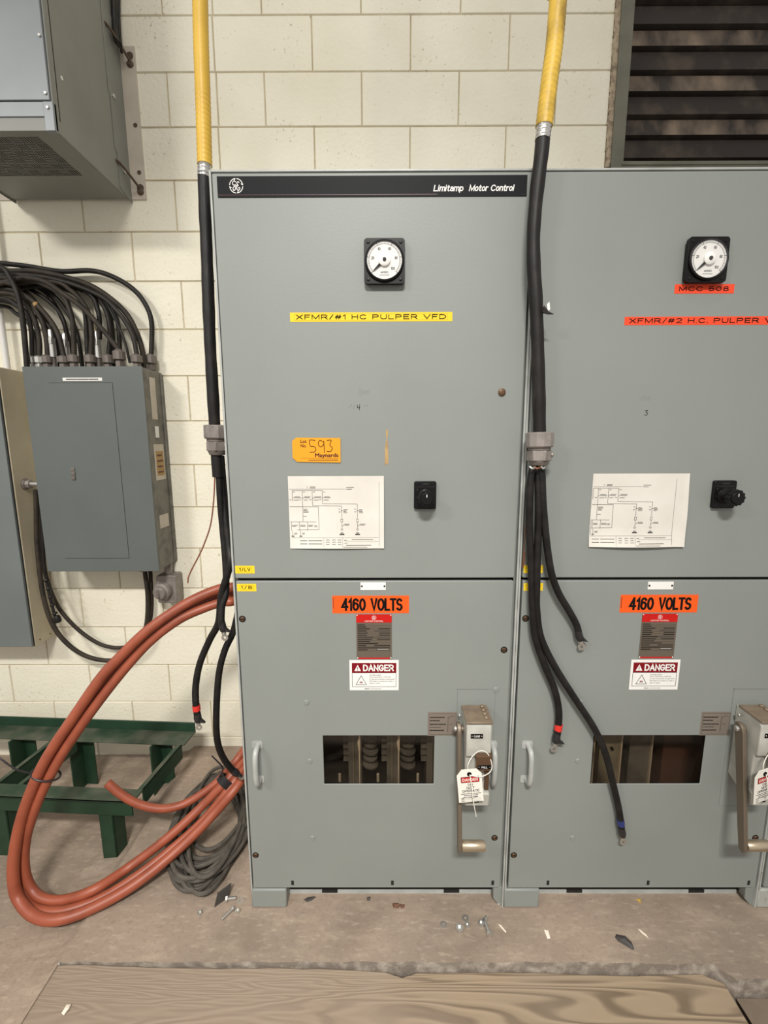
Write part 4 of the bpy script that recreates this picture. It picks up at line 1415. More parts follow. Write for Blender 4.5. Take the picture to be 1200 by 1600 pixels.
def lug(b, end, direction, mi=0, s=1.0):
    """flat ring lug at a conductor's end"""
    d = Vector(direction).normalized()
    end = Vector(end)
    side = d.cross(Vector((0, 1, 0)))
    side = side.normalized() if side.length > 1e-3 else Vector((1, 0, 0))
    nrm = side.cross(d).normalized()
    b.cyl(end, d, 0.007 * s, 0.014 * s, 12, mi)
    # ring
    c = end + d * 0.026 * s
    seg = 16
    v = []
    for t in (-0.0016, 0.0016):
        for r in (0.0045 * s, 0.011 * s):
            for k in range(seg):
                a = 2 * math.pi * k / seg
                v.append(c + side * (r * math.cos(a)) + d * (r * math.sin(a)) + nrm * t)
    f = []
    for k in range(seg):
        k2 = (k + 1) % seg
        i0, o0, i1, o1 = k, seg + k, 2 * seg + k, 3 * seg + k
        j0, q0, j1, q1 = k2, seg + k2, 2 * seg + k2, 3 * seg + k2
        f += [(i0, j0, q0, o0), (i1, o1, q1, j1), (o0, q0, q1, o1), (j0, i0, i1, j1)]
    # MB.add applies the offset, which is zero here
    b.add(v, f, mi)
    return c


def feeder(label, jacket, jacket_mat, armor, sheath, gland_at, gland_y, conductors, ground, ground_mat, torn, rj, rs, group):
    top = Vector(jacket[0])
    root = thing('feeder_cable', label, 'cable', P(gland_at[0], gland_at[1], gland_y), group)
    b = MB()
    path = catmull(jacket, 30)
    rib = lambda L, t: 1 + 0.02 * math.sin(L * 2 * math.pi / 0.0125)
    # fine resampling for the ribs
    fine = []
    for a, c in zip(path[:-1], path[1:]):
        n = max(1, int((c - a).length / 0.0026))
        for k in range(n): fine.append(a + (c - a) * k / n)
    fine.append(path[-1])
    b.tube(fine, rj, 20, 0, rfun=rib, smooth=False)
    b.build('yellow_jacket', jacket_mat, root, angle=80)
    b = MB()
    path = catmull(armor, 12)
    fine = []
    for a, c in zip(path[:-1], path[1:]):
        n = max(1, int((c - a).length / 0.0015))
        for k in range(n): fine.append(a + (c - a) * k / n)
    fine.append(path[-1])
    b.tube(fine, rj * 0.84, 18, 0, rfun=lambda L, t: 1 + 0.09 * abs(math.sin(L * math.pi / 0.0105)), smooth=False)
    b.build('metal_armor', 'armor', root)
    b = MB()
    rr = random.Random(3)
    b.tube(sheath, rs, 16, 0, 10, rfun=lambda L, t: 1 + 0.03 * math.sin(L * 23) + 0.02 * math.sin(L * 71))
    if torn:
        q = torn
        b.prism([(q.x, q.z), (q.x + 0.016, q.z - 0.004), (q.x + 0.030, q.z - 0.004), (q.x + 0.018, q.z + 0.001), (q.x + 0.004, q.z + 0.016)], q.y - 0.012, q.y - 0.006, 'y', 0)
        b.prism([(q.x + 0.011, q.z + 0.020), (q.x + 0.014, q.z + 0.002), (q.x + 0.020, q.z + 0.008), (q.x + 0.017, q.z + 0.026)], q.y - 0.011, q.y - 0.007, 'y', 1)
    b.build('sheath', ['sheath', 'white'], root)
    # compression gland
    g = P(gland_at[0], gland_at[1], gland_y)
    ge = P(gland_at[2], gland_at[3], gland_y)
    ax = (ge - g)
    L = ax.length
    b = MB()
    b.lathe([(0.030, 0), (0.0375, 0.002), (0.0375, 0.040 * L / 0.095), (0.034, 0.044 * L / 0.095)], g, ax, 12, 0)
    b.lathe([(0.030, 0.044 * L / 0.095), (0.030, 0.052 * L / 0.095)], g, ax, 24, 1)
    b.lathe([(0.031, 0.052 * L / 0.095), (0.0335, 0.055 * L / 0.095), (0.0335, 0.080 * L / 0.095), (0.031, 0.082 * L / 0.095)], g, ax, 6, 0, 0.3)
    b.lathe([(0.028, 0.082 * L / 0.095), (0.026, 0.088 * L / 0.095), (0.023, L)], g, ax, 24, 1)
    b.lathe([(0.0065, 0), (0.0065, 0.004), (0.004, 0.006)], g + ax * 0.68 + Vector((0.030, -0.010, 0)), (1, -0.5, 0), 8, 0)
    b.build('gland', ['glandgray', 'glanddark'], root, bevel=0.001, angle=20)
    for (pts, r, kind) in conductors:
        b = MB()
        b.tube(pts, r, 12, 0, 8)
        co = b.build('conductor', 'blackmatte', root)
        end = pts[-1]
        d = (pts[-1] - pts[-2]).normalized()
        b = MB()
        if kind in ('red', 'blue'):
            back = d * -1
            b.cyl(end + back * 0.050, d, r * 1.12, 0.020, 14)
            b.build('phase_tape', kind + 'tape', co)
            b = MB()
        b.lathe([(r * 1.0, -0.02), (r * 1.15, 0), (r * 0.95, 0.012), (r * 0.5, 0.018)], end, d, 12, 1)
        side = d.cross(Vector((0, 1, 0))).normalized()
        if kind != 'blue':
            b.prism([(end.x - 0.008, end.z), (end.x + 0.008, end.z + 0.002), (end.x + 0.026, end.z - 0.016), (end.x + 0.008, end.z - 0.014)], end.y - 0.006, end.y + 0.004, 'y', 1)
        lug(b, end + d * 0.010, d)
        b.build('cable_lug', ['silver', 'blacktape'], co)
    b = MB()
    b.tube(ground, 0.0024 if ground_mat == 'wirebrown' else 0.0017, 8, 0, 8)
    b.build('ground_wire', ground_mat, root)
    return root


YA = 0.12
feeder('yellow feeder cable hanging left of the left cabinet, its black ends dangling by the wall',
       [Vector((-0.03, 0.12, 4.6))] + px([(309, -160), (312, -40), (314, 60), (317, 150), (320, 258)], YA), 'yellow',
       px([(320, 254), (319.5, 265), (319, 277)], YA),
       px([(319, 272), (321, 340), (324, 420), (328, 530), (333, 620), (337, 690), (341, 745)], YA),
       (337.5, 664, 339.5, 711), YA,
       [(px([(341, 712, .12), (344, 780, .12), (348, 827, .12), (352, 874, .11), (353.5, 912, .10), (352.5, 930, .09), (347, 948, .08), (346, 970, .07), (348, 980, .07)]), 0.0105, 'black'),
        (px([(343, 712, .13), (350, 790, .13), (357, 850, .11), (359, 882, .09), (346, 930, .09), (341.5, 972, .10), (327.5, 1000, .12), (312.5, 1036, .13), (306, 1070, .13), (306, 1098, .12), (309, 1122, .12)]), 0.0115, 'red'),
        (px([(345, 712, .14), (352, 790, .15), (364, 870, .16), (374, 930, .16), (366, 982, .15), (352, 1014, .14), (343, 1047, .14), (339, 1089, .14), (338, 1136, .15), (341, 1164, .16), (350, 1186, .18), (363, 1203, .20), (368, 1207, .205)]), 0.0115, 'black')],
       px([(336, 735), (334, 780), (329, 820), (319, 850), (311, 868), (300, 889), (294.5, 902), (293.5, 911)], YA - 0.01), 'wirebrown',
       None, 0.0205, 0.0175, 'yellow feeder cables')
YB = -0.058
feeder('soiled yellow feeder cable hanging in front of the two cabinets with torn black sheath',
       [Vector((1.02, -0.058, 4.6))] + px([(880, -160), (874, -30), (866, 70), (858, 130), (850, 198)], YB), 'yellowdirty',
       px([(850.5, 194), (849, 206), (847.5, 219)], YB),
       px([(848, 214), (846, 240), (841.5, 275), (836.5, 323), (833.5, 370), (834, 418), (837, 466), (839, 513), (840.5, 558), (842.4, 640), (843, 690), (841, 726)], YB),
       (843.5, 675, 842, 727), YB,
       [(px([(837, 722, YB), (829.7, 745, YB), (827, 790, YB), (827, 827, -.05), (829.7, 874, -.045), (831, 921, -.04), (832, 950, -.04), (836, 995, -.038), (851, 1040, -.035), (866, 1076, -.032), (873, 1109, -.03), (872, 1139, -.03), (869, 1154, -.03)]), 0.0105, 'red'),
        (px([(841, 722, YB), (841, 745, YB), (841.5, 790, YB), (841, 827, -.05), (839.5, 874, -.05), (838.5, 921, -.045), (838.5, 950, -.04), (845, 995, -.036), (866, 1040, -.035), (896, 1088, -.035), (929, 1139, -.035), (947, 1181, -.035), (959, 1229, -.033), (967, 1265, -.03), (972, 1301, -.03)]), 0.0105, 'blue'),
        (px([(844, 722, YB - .006), (846.6, 745, -.064), (848, 780, -.062), (850.5, 812, -.055), (855, 856, -.05), (862, 897, -.045), (873, 927, -.04), (890, 956, -.035), (901, 977, -.032), (905, 994, -.03)]), 0.0105, 'black')],
       px([(834, 726, -.05), (824, 760, -.03), (821.6, 809, -.024), (819, 856, -.022), (816.5, 885, -.02), (818.5, 882, -.022), (820.5, 862, -.024)]), 'copper',
       P(845, 490, YB - 0.01), 0.0205, 0.0172, 'yellow feeder cables')
fd = [o for o in COL.objects if o.name.startswith('feeder_cable')][-1]
b = MB()
for k, (u0, u1) in enumerate(((828, 836), (834, 845), (846, 851))):
    b.tube(px([(u0, 729 + k % 2, -.080), ((u0 + u1) / 2, 732, -.085), (u1, 730, -.080)]), 0.0028, 8, k % 2, 6)
b.build('shield_strands', ['silver', 'copper'], fd)


# ------------------------------------------------------------------ electric heater high on the wall
HX0, HX1, HY0, HZ0, HZ1 = -1.13, -0.631, 0.364, 2.606, 3.75
ht = thing('unit_heater', 'gray steel wall heater with slotted bottom grille, high at the upper left', 'heater', ((HX0 + HX1) / 2, YW, HZ0))
b = MB()
b.box(HX0, HX0 + 0.008, HY0, YW - 0.025, HZ0, HZ1)
b.box(HX1 - 0.008, HX1, HY0, YW - 0.025, HZ0, HZ1)
b.box(HX0, HX1, YW - 0.035, YW - 0.025, HZ0, HZ1)
b.box(HX0, HX1, HY0, YW - 0.025, HZ1 - 0.01, HZ1)
b.box(HX0, HX1, HY0 + 0.02, HY0 + 0.03, HZ0 + 0.04, HZ1)
b.build('casing', 'heater', ht, bevel=0.003)
b = MB()
b.prism([(YW - 0.115, 2.96), (YW - 0.105, 2.945), (YW - 0.105, 2.76), (YW - 0.09, 2.745), (YW - 0.09, 2.62), (YW - 0.004, 2.60), (YW - 0.004, 3.26), (YW - 0.115, 3.26)], HX1, HX1 + 0.003, 'x')
b.build('side_flange', 'heater', ht, bevel=0.001)
b = MB()
b.prism([(YW - 0.115, 3.26), (YW - 0.115, 2.60), (YW - 0.004, 2.60), (YW - 0.004, 3.26)][::-1], HX0 - 0.003, HX0, 'x')
b.build('side_flange', 'heater', ht, bevel=0.001)
b = MB()
b.box(HX0 + 0.01, -0.6385, HY0 - 0.006, HY0 + 0.02, 2.693, HZ1)
b.build('front_panel', 'heaterfront', ht, bevel=0.002)
b = MB()
b.box(HX0, -0.662, HY0 - 0.004, HY0 + 0.012, 2.646, 2.690, 0)
b.box(-0.6635, HX1, HY0 - 0.005, HY0 + 0.012, 2.6035, 2.690, 0)
b.box(HX0, -0.6635, HY0, HY0 + 0.012, 2.606, 2.650, 1)
b.build('front_rail', ['heaterfront', 'heater'], ht, bevel=0.0015)
# bottom with a basket-weave grille
b = MB()
gx0, gx1, gy0, gy1 = -1.06, -0.715, 0.395, 0.62
b.box(HX0 + 0.008, HX1 - 0.008, HY0 + 0.012, gy0, HZ0 + 0.001, HZ0 + 0.006)
b.box(HX0 + 0.008, HX1 - 0.008, gy1, YW - 0.035, HZ0 + 0.001, HZ0 + 0.006)
b.box(gx1, HX1 - 0.008, gy0, gy1, HZ0 + 0.001, HZ0 + 0.006)
b.box(HX0 + 0.008, gx0, gy0, gy1, HZ0 + 0.001, HZ0 + 0.006)
b.build('bottom_plate', 'heater', ht, smooth=False)
b = MB()
c = 0.0375
nx, ny = int(round((gx1 - gx0) / c)), int(round((gy1 - gy0) / c))
cxx, cyy = (gx1 - gx0) / nx, (gy1 - gy0) / ny
for i in range(nx):
    for j in range(ny):
        x0, y0 = gx0 + i * cxx, gy0 + j * cyy
        t = 0.0036
        b.box(x0 - t / 2, x0 + t / 2, y0, y0 + cyy, HZ0 + 0.003, HZ0 + 0.005)
        b.box(x0, x0 + cxx, y0 - t / 2, y0 + t / 2, HZ0 + 0.003, HZ0 + 0.005)
        for k in range(1, 4):
            if (i + j) % 2:
                b.box(x0 + k * cxx / 4 - t / 2, x0 + k * cxx / 4 + t / 2, y0, y0 + cyy, HZ0 + 0.003, HZ0 + 0.005)
            else:
                b.box(x0, x0 + cxx, y0 + k * cyy / 4 - t / 2, y0 + k * cyy / 4 + t / 2, HZ0 + 0.003, HZ0 + 0.005)
b.build('bottom_grille', 'heater', ht, smooth=False)
b = MB()
b.box(gx0 - 0.03, gx1 + 0.03, gy0 - 0.02, gy1 + 0.02, HZ0 + 0.025, HZ0 + 0.03)
b.build('dark_baffle', 'gasket_black', ht, smooth=False)
for (sx, sz, sy) in ((-0.6490, 2.712, HY0 - 0.006), (-0.648, 2.876, HY0 - 0.006), (-0.6475, 2.671, HY0 - 0.005)):
    b = MB()
    b.lathe([(0.0055, 0), (0.0055, 0.003), (0.004, 0.0045)], (sx, sy, sz), (0, -1, 0), 6)
    b.build('screw', 'silver', ht)
b = MB()
b.lathe([(0.006, 0), (0.006, 0.001)], (HX1, 0.42, 2.80), (1, 0, 0), 12)
b.build('side_hole', 'white', ht)
for (sy, sz) in ((YW - 0.085, 2.955), (YW - 0.05, 2.70)):
    b = MB()
    b.lathe([(0.009, 0), (0.009, 0.005), (0.006, 0.007)], (HX1 + 0.003, sy, sz), (1, 0, 0), 6)
    b.build('screw', 'silver', ht)
for (mx0, mx1) in ((-0.634, -0.566), (HX0 - 0.075, HX0 + 0.02)):
    b = MB()
    b.box(mx0, mx1, YW - 0.006, YW + 0.003, 2.615, 3.19, 0)
    for hz, r in ((2.90, 0.009), (2.72, 0.009), (3.155, 0.015), (2.66, 0.015)) if mx0 > -0.7 else ((2.66, 0.012),):
        hx = -0.588 if mx0 > -0.7 else HX0 - 0.03
        b.lathe([(r, 0), (r, 0.0008)], (hx, YW - 0.006, hz), (0, -1, 0), 20, 1)
        b.lathe([(r * 1.02, 0), (r * 1.18, 0.0007), (r * 1.02, 0.0014), ], (hx, YW - 0.006, hz), (0, -1, 0), 20, 0) if r > 0.02 else None
    b.build('mounting_plate', ['mountplate', 'rod'], ht, bevel=0.0015)
for (za, zb) in ((3.20, 3.125), (2.715, 2.645)):
    b = MB()
    b.tube([(HX1 - 0.01, YW - 0.11, za), (HX1 + 0.01, YW - 0.09, za - 0.006), (-0.590, YW - 0.022, zb + 0.015), (-0.588, YW - 0.004, zb)], 0.0048, 10, 0, 6)
    b.lathe([(0.014, 0), (0.014, 0.004), (0.008, 0.010)], (-0.588, YW - 0.006, zb), (0, -1, 0), 12, 0)
    b.build('anchor_rod', 'rod', ht)
b = MB()
b.tube(px([(176, -60, .78), (178, 0, .78), (179, 35, .775), (182, 62, .76), (187, 70, .75)]), 0.011, 12, 0, 6)
b.tube(px([(186, -60, .80), (186, 20, .80), (188, 60, .795), (190, 82, .79)]), 0.005, 8, 0, 6)
tag(b.build('heater_cord', 'cablejacket'), 'dark power cord running up the wall behind the gray wall heater', 'cord')

# ------------------------------------------------------------------ panelboard and the tan enclosure
PX0, PX1, PY0, PZ0, PZ1 = -1.066, -0.560, 0.644, 1.003, 1.8955
pb = thing('panelboard', 'blue-gray electrical panelboard on the wall under the bundle of black cables', 'electrical panel', ((PX0 + PX1) / 2, YW, PZ0))
b = MB()
b.box(PX0 + 0.004, PX1 - 0.003, PY0 + 0.004, YW - 0.002, PZ0 + 0.003, PZ1 - 0.003)
b.box(PX1 - 0.004, PX1 + 0.004, YW - 0.02, YW - 0.002, PZ0 + 0.01, PZ1 - 0.01)
b.build('enclosure', 'panelside', pb, bevel=0.002)
b = MB()
b.box(PX0, PX1, PY0 - 0.002, PY0 + 0.004, PZ0, PZ1)
b.build('cover', 'panel', pb, bevel=0.0015)
b = MB()
dX0, dX1, dZ0, dZ1 = -0.978, -0.6905, 1.065, 1.829
b.box(dX0, dX1, PY0 - 0.003, PY0 - 0.001, dZ0, dZ1, 0)
yy = PY0 - 0.0032
b.stroke([(dX0 + 0.02, dZ1), (dX1, dZ1), (dX1, dZ0), (dX0, dZ0)], 0.0014, yy, 1)
b.build('panel_door', ['panel', 'gasket_black'], pb, smooth=False)
b = MB()
b.box(-0.906, -0.890, PY0 - 0.007, PY0 - 0.003, 1.418, 1.472, 0)
for k in range(3): b.box(-0.904, -0.892, PY0 - 0.009, PY0 - 0.007, 1.422 + k * 0.017, 1.432 + k * 0.017, 1)
b.build('door_latch', ['panelside', 'glanddark'], pb, bevel=0.001)
b = MB()
b.box(-0.899, -0.732, PY0 - 0.0032, PY0 - 0.002, 1.8365, 1.8495, 0)
dashes(b, -0.882, -0.75, 1.840, 1.846, 1, 0.0045, PY0 - 0.0036, 1, random.Random(5), 1.2, None, 0.02, 0.05)
b.build('circuit_label', ['white', 'ink'], pb)
for (y0, y1, z0, z1, mk) in ((0.70, 0.745, 1.68, 1.86, 'mountplate'), (0.69, 0.775, 1.41, 1.57, 'mountplate'), (0.70, 0.765, 1.43, 1.54, 'maskingtape'), (0.69, 0.77, 1.19, 1.25, 'mountplate'), (0.715, 0.745, 1.60, 1.65, 'white')):
    b = MB()
    e = 0.0012 if mk != 'maskingtape' else 0.002
    b.box(PX1 - 0.004, PX1 - 0.003 + e, y0, y1, z0, z1, 0)
    if mk == 'maskingtape':
        for k in range(4): b.box(PX1 - 0.003 + e, PX1 - 0.0027 + e, y0 + 0.008, y1 - 0.008 - 0.006 * (k % 2), z0 + 0.012 + k * 0.025, z0 + 0.02 + k * 0.025, 1)
    b.build('side_sticker', [mk, 'rust'], pb, smooth=False)

eb = thing('enclosure_box', 'tan-sided electrical enclosure with blue-gray door, cut off by the left picture edge', 'electrical panel', (-1.5, YW, 0.62))
EX1, EY0, EZ0, EZ1 = -1.190, 0.672, 0.628, 1.900
b = MB()
b.box(-1.85, EX1, EY0, YW - 0.002, EZ0, EZ1)
b.build('enclosure', 'enclside', eb, bevel=0.003)
b = MB()
b.box(-1.84, EX1 - 0.006, EY0 - 0.014, EY0 - 0.002, EZ0 + 0.004, EZ1 - 0.004)
b.build('door', 'enclfront', eb, bevel=0.002)
b = MB()
b.box(-1.845, EX1 - 0.0035, EY0 - 0.003, EY0 + 0.001, EZ0 + 0.003, EZ1 - 0.003)
b.build('door_gasket', 'gasket_black', eb, smooth=False)
for sy in (0.70, 0.765):
    b = MB()
    b.lathe([(0.004, 0), (0.003, 0.002)], (EX1, sy, 0.65), (1, 0, 0), 8)
    b.build('screw', 'latch', eb)
b = MB()
nz = 1.392
b.lathe([(0.013, 0), (0.013, 0.125)], (EX1, 0.73, nz), (1, 0, 0), 18, 0)
b.lathe([(0.026, 0), (0.026, 0.012), (0.020, 0.014), (0.020, 0.03)], (EX1, 0.73, nz), (1, 0, 0), 8, 1)
tag(b.build('conduit_nipple', ['armor', 'glandgray'], bevel=0.001), 'short metal conduit nipple joining the tan enclosure and the panelboard', 'conduit')
b = MB()
b.lathe([(0.0125, 0), (0.0125, 1.9)], (P(4, 540, 0.76).x, 0.77, 1.90), (0, 0, 1), 16)
tag(b.build('conduit', 'white'), 'white vertical conduit standing on the tan enclosure at left edge', 'conduit')

# cables entering the panelboard from above: (gland px x, gland kind, points, radius, depth, material, words)
bundle = [
    (236.5, 'g', [(-90, 402), (0, 411), (43, 416), (95, 424), (141, 423), (173, 431), (206, 450), (227, 475), (237, 505), (236.5, 556)], .0105, .775, 'cablejacket', 'outermost black cable arching above the bundle to the right corner of the panelboard'),
    (224, '', [(-90, 425), (13, 424), (54, 424), (108, 435), (152, 452), (195, 487), (216, 526), (224, 558)], .0115, .745, 'cabledust', 'thick dusty black cable second from the outside of the arching bundle'),
    (214.5, 'g', [(-90, 436), (20, 430), (87, 437), (152, 460), (184, 487), (206, 521), (214.5, 556)], .0100, .715, 'cablejacket', 'black cable into the large gray gland near the right panelboard corner'),
    (187.5, 'g', [(-90, 470), (24, 437), (45, 435), (71.5, 441), (97.5, 458), (130, 482), (162, 517), (187.5, 549)], .0105, .69, 'cabledust', 'dusty black cable slanting across the front of the bundle'),
    (41, '', [(-70, 390), (0, 417), (15, 432), (28, 461), (35, 497), (39, 534), (42, 572)], .0105, .665, 'cablejacket', 'black cable dropping in front at the left corner of the panelboard'),
    (100, 'g', [(-90, 440), (10, 442), (32.5, 458), (52, 471), (76, 497), (91, 523), (100, 558)], .0100, .69, 'cabledust', 'dusty cable with a pale tape band curving into the middle glands'),
    (116, 'g', [(-90, 432), (30, 436), (65, 443), (98, 463), (108, 482), (114, 508), (116, 556)], .0105, .70, 'cabledust', 'cable bending sharply down into the gland left of centre'),
    (136.5, '', [(-90, 455), (60, 442), (108, 452), (127, 471), (134, 497), (136.5, 552)], .0095, .74, 'cablejacket', 'ribbed black cable behind the silver fitting'),
    (142, 'g', [(-90, 450), (70, 440), (112, 455), (137, 486), (143, 521), (142, 556)], .0100, .715, 'cabledust', 'dusty cable dropping straight into the gland beside the silver fitting'),
    (155, 's', [(-90, 445), (90, 444), (140, 460), (153, 485), (156, 510), (155.5, 530)], .0095, .735, 'cablejacket', 'black cable with a tall silver fitting at the middle of the panelboard'),
    (170, 'g', [(-90, 462), (80, 446), (135, 452), (162, 478), (172, 515), (170, 556)], .0105, .75, 'cablejacket', 'black cable dropping into the gland right of the silver fitting'),
    (188, '', [(-90, 458), (60, 440), (141, 458), (169, 476), (184, 504), (187.5, 554)], .0095, .77, 'cablejacket', 'black cable at the wall behind the slanting dusty cable'),
    (203, 'n', [(-90, 465), (100, 446), (155, 462), (180, 500), (195, 534), (203, 567)], .0055, .73, 'cablejacket', 'thin black cable between the right-hand glands'),
    (50, 'w', [(-90, 470), (0, 466), (28, 478), (43, 492), (49, 520), (50, 558)], .0090, .70, 'cablejacket', 'black cable into the leftmost silver gland'),
    (62, 'w', [(-90, 462), (5, 458), (35, 470), (53, 498), (61, 530), (62, 558)], .0100, .70, 'cabledust', 'dusty cable into the second silver gland'),
    (75, 'g', [(-90, 458), (10, 452), (45, 470), (66, 502), (73, 530), (75, 557)], .0110, .71, 'cabledust', 'dusty cable into the wide dark gland beside the silver ones'),
    (85, 's', [(-90, 478), (0, 470), (40, 488), (66, 500), (80, 515), (84, 528)], .0075, .72, 'cablejacket', 'black cable with a short silver fitting at the left of the panelboard'),
    (106, 's', [(-90, 450), (20, 440), (43, 450), (74, 469), (97, 495), (106, 533)], .0085, .76, 'cablejacket', 'black cable with a silver fitting hidden behind the front cables'),
    (128, '', [(-90, 446), (30, 432), (70, 450), (100, 480), (120, 520), (128, 566)], .0085, .775, 'cablejacket', 'black cable against the wall behind the middle glands'),
    (92, '', [(-90, 452), (0, 446), (40, 462), (70, 490), (88, 520), (93, 566)], .0090, .77, 'cablejacket', 'black cable against the wall at the left of the bundle'),
    (147, '', [(-90, 428), (30, 428), (85, 446), (120, 462), (140, 500), (147, 566)], .0095, .79, 'cablejacket', 'deepest black cable behind the tall silver fitting'),
    (178, '', [(-90, 440), (40, 434), (110, 440), (150, 456), (172, 490), (178, 566)], .0095, .79, 'cablejacket', 'deepest black cable of the right half of the bundle'),
    (57, '', [(-90, 484), (0, 478), (25, 490), (45, 506), (56, 535), (57, 566)], .0080, .75, 'cablejacket', 'lowest black cable of the bundle behind the two silver glands'),
    (80, '', [(-90, 440), (0, 434), (35, 452), (60, 478), (76, 515), (80, 566)], .0090, .755, 'cabledust', 'dusty cable behind the short silver fitting'),
    (110, '', [(-90, 434), (0, 428), (60, 450), (85, 475), (105, 520), (110, 566)], .0085, .785, 'cablejacket', 'deepest black cable of the left half of the bundle'),
]
for i, (gx, kind, pts, r, dep, mk, words) in enumerate(bundle):
    pp = px(pts, dep)
    gp = P(gx, 572, dep)
    gp.z = PZ1 - 0.004
    if kind == '' : pp.append(gp + Vector((0, 0, -0.002)))
    root = thing('armored_cable', words, 'cable', gp, 'black cables into the top of the panelboard')
    b = MB()
    rib = (lambda L, t: 1 + 0.035 * math.sin(L * 2 * math.pi / 0.011) * (1 if t > 0.55 else 0)) if i in (0, 2, 3, 6, 7, 14) else None
    if rib:
        path = catmull(pp, 12)
        fine = []
        for a, c in zip(path[:-1], path[1:]):
            n = max(1, int((c - a).length / 0.0028))
            for k in range(n): fine.append(a + (c - a) * k / n)
        fine.append(path[-1])
        b.tube(fine, r, 10, 0, rfun=rib, smooth=False)
    else:
        b.tube(pp, r, 10, 0, 8)
    b.build('jacket', mk, root, angle=80)
    e = pp[-1]
    if kind in ('g', 'w'):
        b = MB()
        h = max(e.z - gp.z, 0.02)
        b.lathe([(0.012, 0), (0.012, h * 0.2)], gp, (0, 0, 1), 14, 0)
        b.lathe([(0.018, h * 0.1), (0.018, h * 0.42)], gp, (0, 0, 1), 6, 0)
        b.lathe([(0.014, h * 0.42), (0.014, h * 0.5), (0.0245, h * 0.52), (0.0245, h * 0.98), (0.017, h * 1.05), (0.011, h * 1.12)], gp, (0, 0, 1), 12, 0)
        b.build('gland', 'glanddark' if kind == 'g' else 'silver', root, bevel=0.0008, angle=25)
    elif kind == 's':
        b = MB()
        h = e.z - gp.z
        b.lathe([(0.010, 0), (0.010, h * 0.45)], gp, (0, 0, 1), 14, 1)
        b.lathe([(0.0145, h * 0.40), (0.0145, h * 0.80)], gp, (0, 0, 1), 16, 0)
        b.lathe([(0.0165, h * 0.80), (0.0165, h * 1.0)], gp, (0, 0, 1), 6, 0)
        b.lathe([(0.0125, h * 1.0), (0.012, h * 1.2), (0.010, h * 1.25)], gp, (0, 0, 1), 14, 0)
        b.build('silver_fitting', ['silver', 'glanddark'], root, bevel=0.0008, angle=25)
    elif kind == 'n':
        b = MB()
        b.lathe([(0.009, 0), (0.009, 0.01)], gp, (0, 0, 1), 6, 0)
        b.build('gland', 'silver', root)
    if i == 5:
        b = MB()
        t0 = P(55, 474, dep)
        b.cyl(t0, (P(59, 479, dep) - t0), r * 1.12, 0.012, 14)
        b.build('tape_band', 'maskingtape', root)

# cables hanging under the panelboard
loops = [
    ('black cable looping lowest beneath the panelboard', [(56, 765, .70), (57, 800, .70), (58, 850, .70), (67, 927, .69), (83, 977, .69), (110, 1010, .70), (143, 1028, .72), (180, 1031, .74), (214, 1012, .75), (228, 980, .75), (231, 935, .74), (226.5, 893, .735)], .0105),
    ('black cable looping above the lowest cable beneath the panelboard', [(62, 765, .75), (64, 830, .75), (68, 880, .75), (78, 920, .75), (97, 957, .75), (130, 990, .76), (167, 1010, .77), (205, 1008, .77), (230, 980, .76), (237, 950, .76), (235, 893, .755)], .0090),
]
for words, pts, r in loops:
    b = MB()
    b.tube(px(pts), r, 12, 0, 10)
    tag(b.build('looped_cable', 'cabledust'), words, 'cable', 'cables looping under the panelboard')
b = MB()
g = P(226, 897, .745); g.z = PZ0 + 0.002
g.x += 0.006
b.lathe([(0.034, 0), (0.034, 0.008), (0.030, 0.012), (0.030, 0.026), (0.024, 0.030)], g, (0, 0, -1), 12)
b.build('bottom_gland', 'glanddark', pb, bevel=0.001)
b = MB()
b.tube(px([(66, 770, .69), (67, 840, .69), (70, 890, .69), (75, 920, .685), (82, 948, .68), (88, 972, .68)]), .0065, 10, 0, 8)
for k in range(6):
    b.lathe([(0.010, 0), (0.012, 0.005), (0.010, 0.010)], P(72 + k * 3.2, 905 + k * 13, .683), (0.4, 0, -1), 10, 0)
b.lathe([(0.011, 0), (0.015, 0.008), (0.015, 0.028), (0.010, 0.034)], P(88, 962, .68), (0.2, 0, -1), 10, 0)
tag(b.build('hanging_cord', 'blackmatte'), 'black cord end with knotted tape hanging beside the tan enclosure', 'cord')

rc = thing('receptacle', 'gray weatherproof receptacle under the right corner of the panelboard', 'outlet', P(265, 937, .79))
b = MB()
b.rrect(-0.632, -0.538, 0.815, 0.952, 0.010, 0.742, YW - 0.001)
b.lathe([(0.018, 0), (0.018, 0.055)], (-0.585, 0.775, 0.950), (0, 0, 1), 16)
b.build('box', 'glandgray', rc, bevel=0.004)
b = MB()
c0 = Vector((-0.600, 0.742, 0.878))
ax = (-0.25, -1, -0.12)
b.lathe([(0.044, -0.004), (0.044, 0.018), (0.038, 0.022)], c0, ax, 28)
b.lathe([(0.033, 0.022), (0.031, 0.036), (0.026, 0.038)], c0, ax, 24)
b.build('screw_cap', 'glandgray', rc, bevel=0.001)
b = MB()
a = Vector(ax).normalized()
q = c0 + a * 0.037
b.box(q.x - 0.006, q.x + 0.006, q.y - 0.006, q.y + 0.004, q.z - 0.022, q.z + 0.022)
b.build('cap_grip', 'glanddark', rc, bevel=0.002)

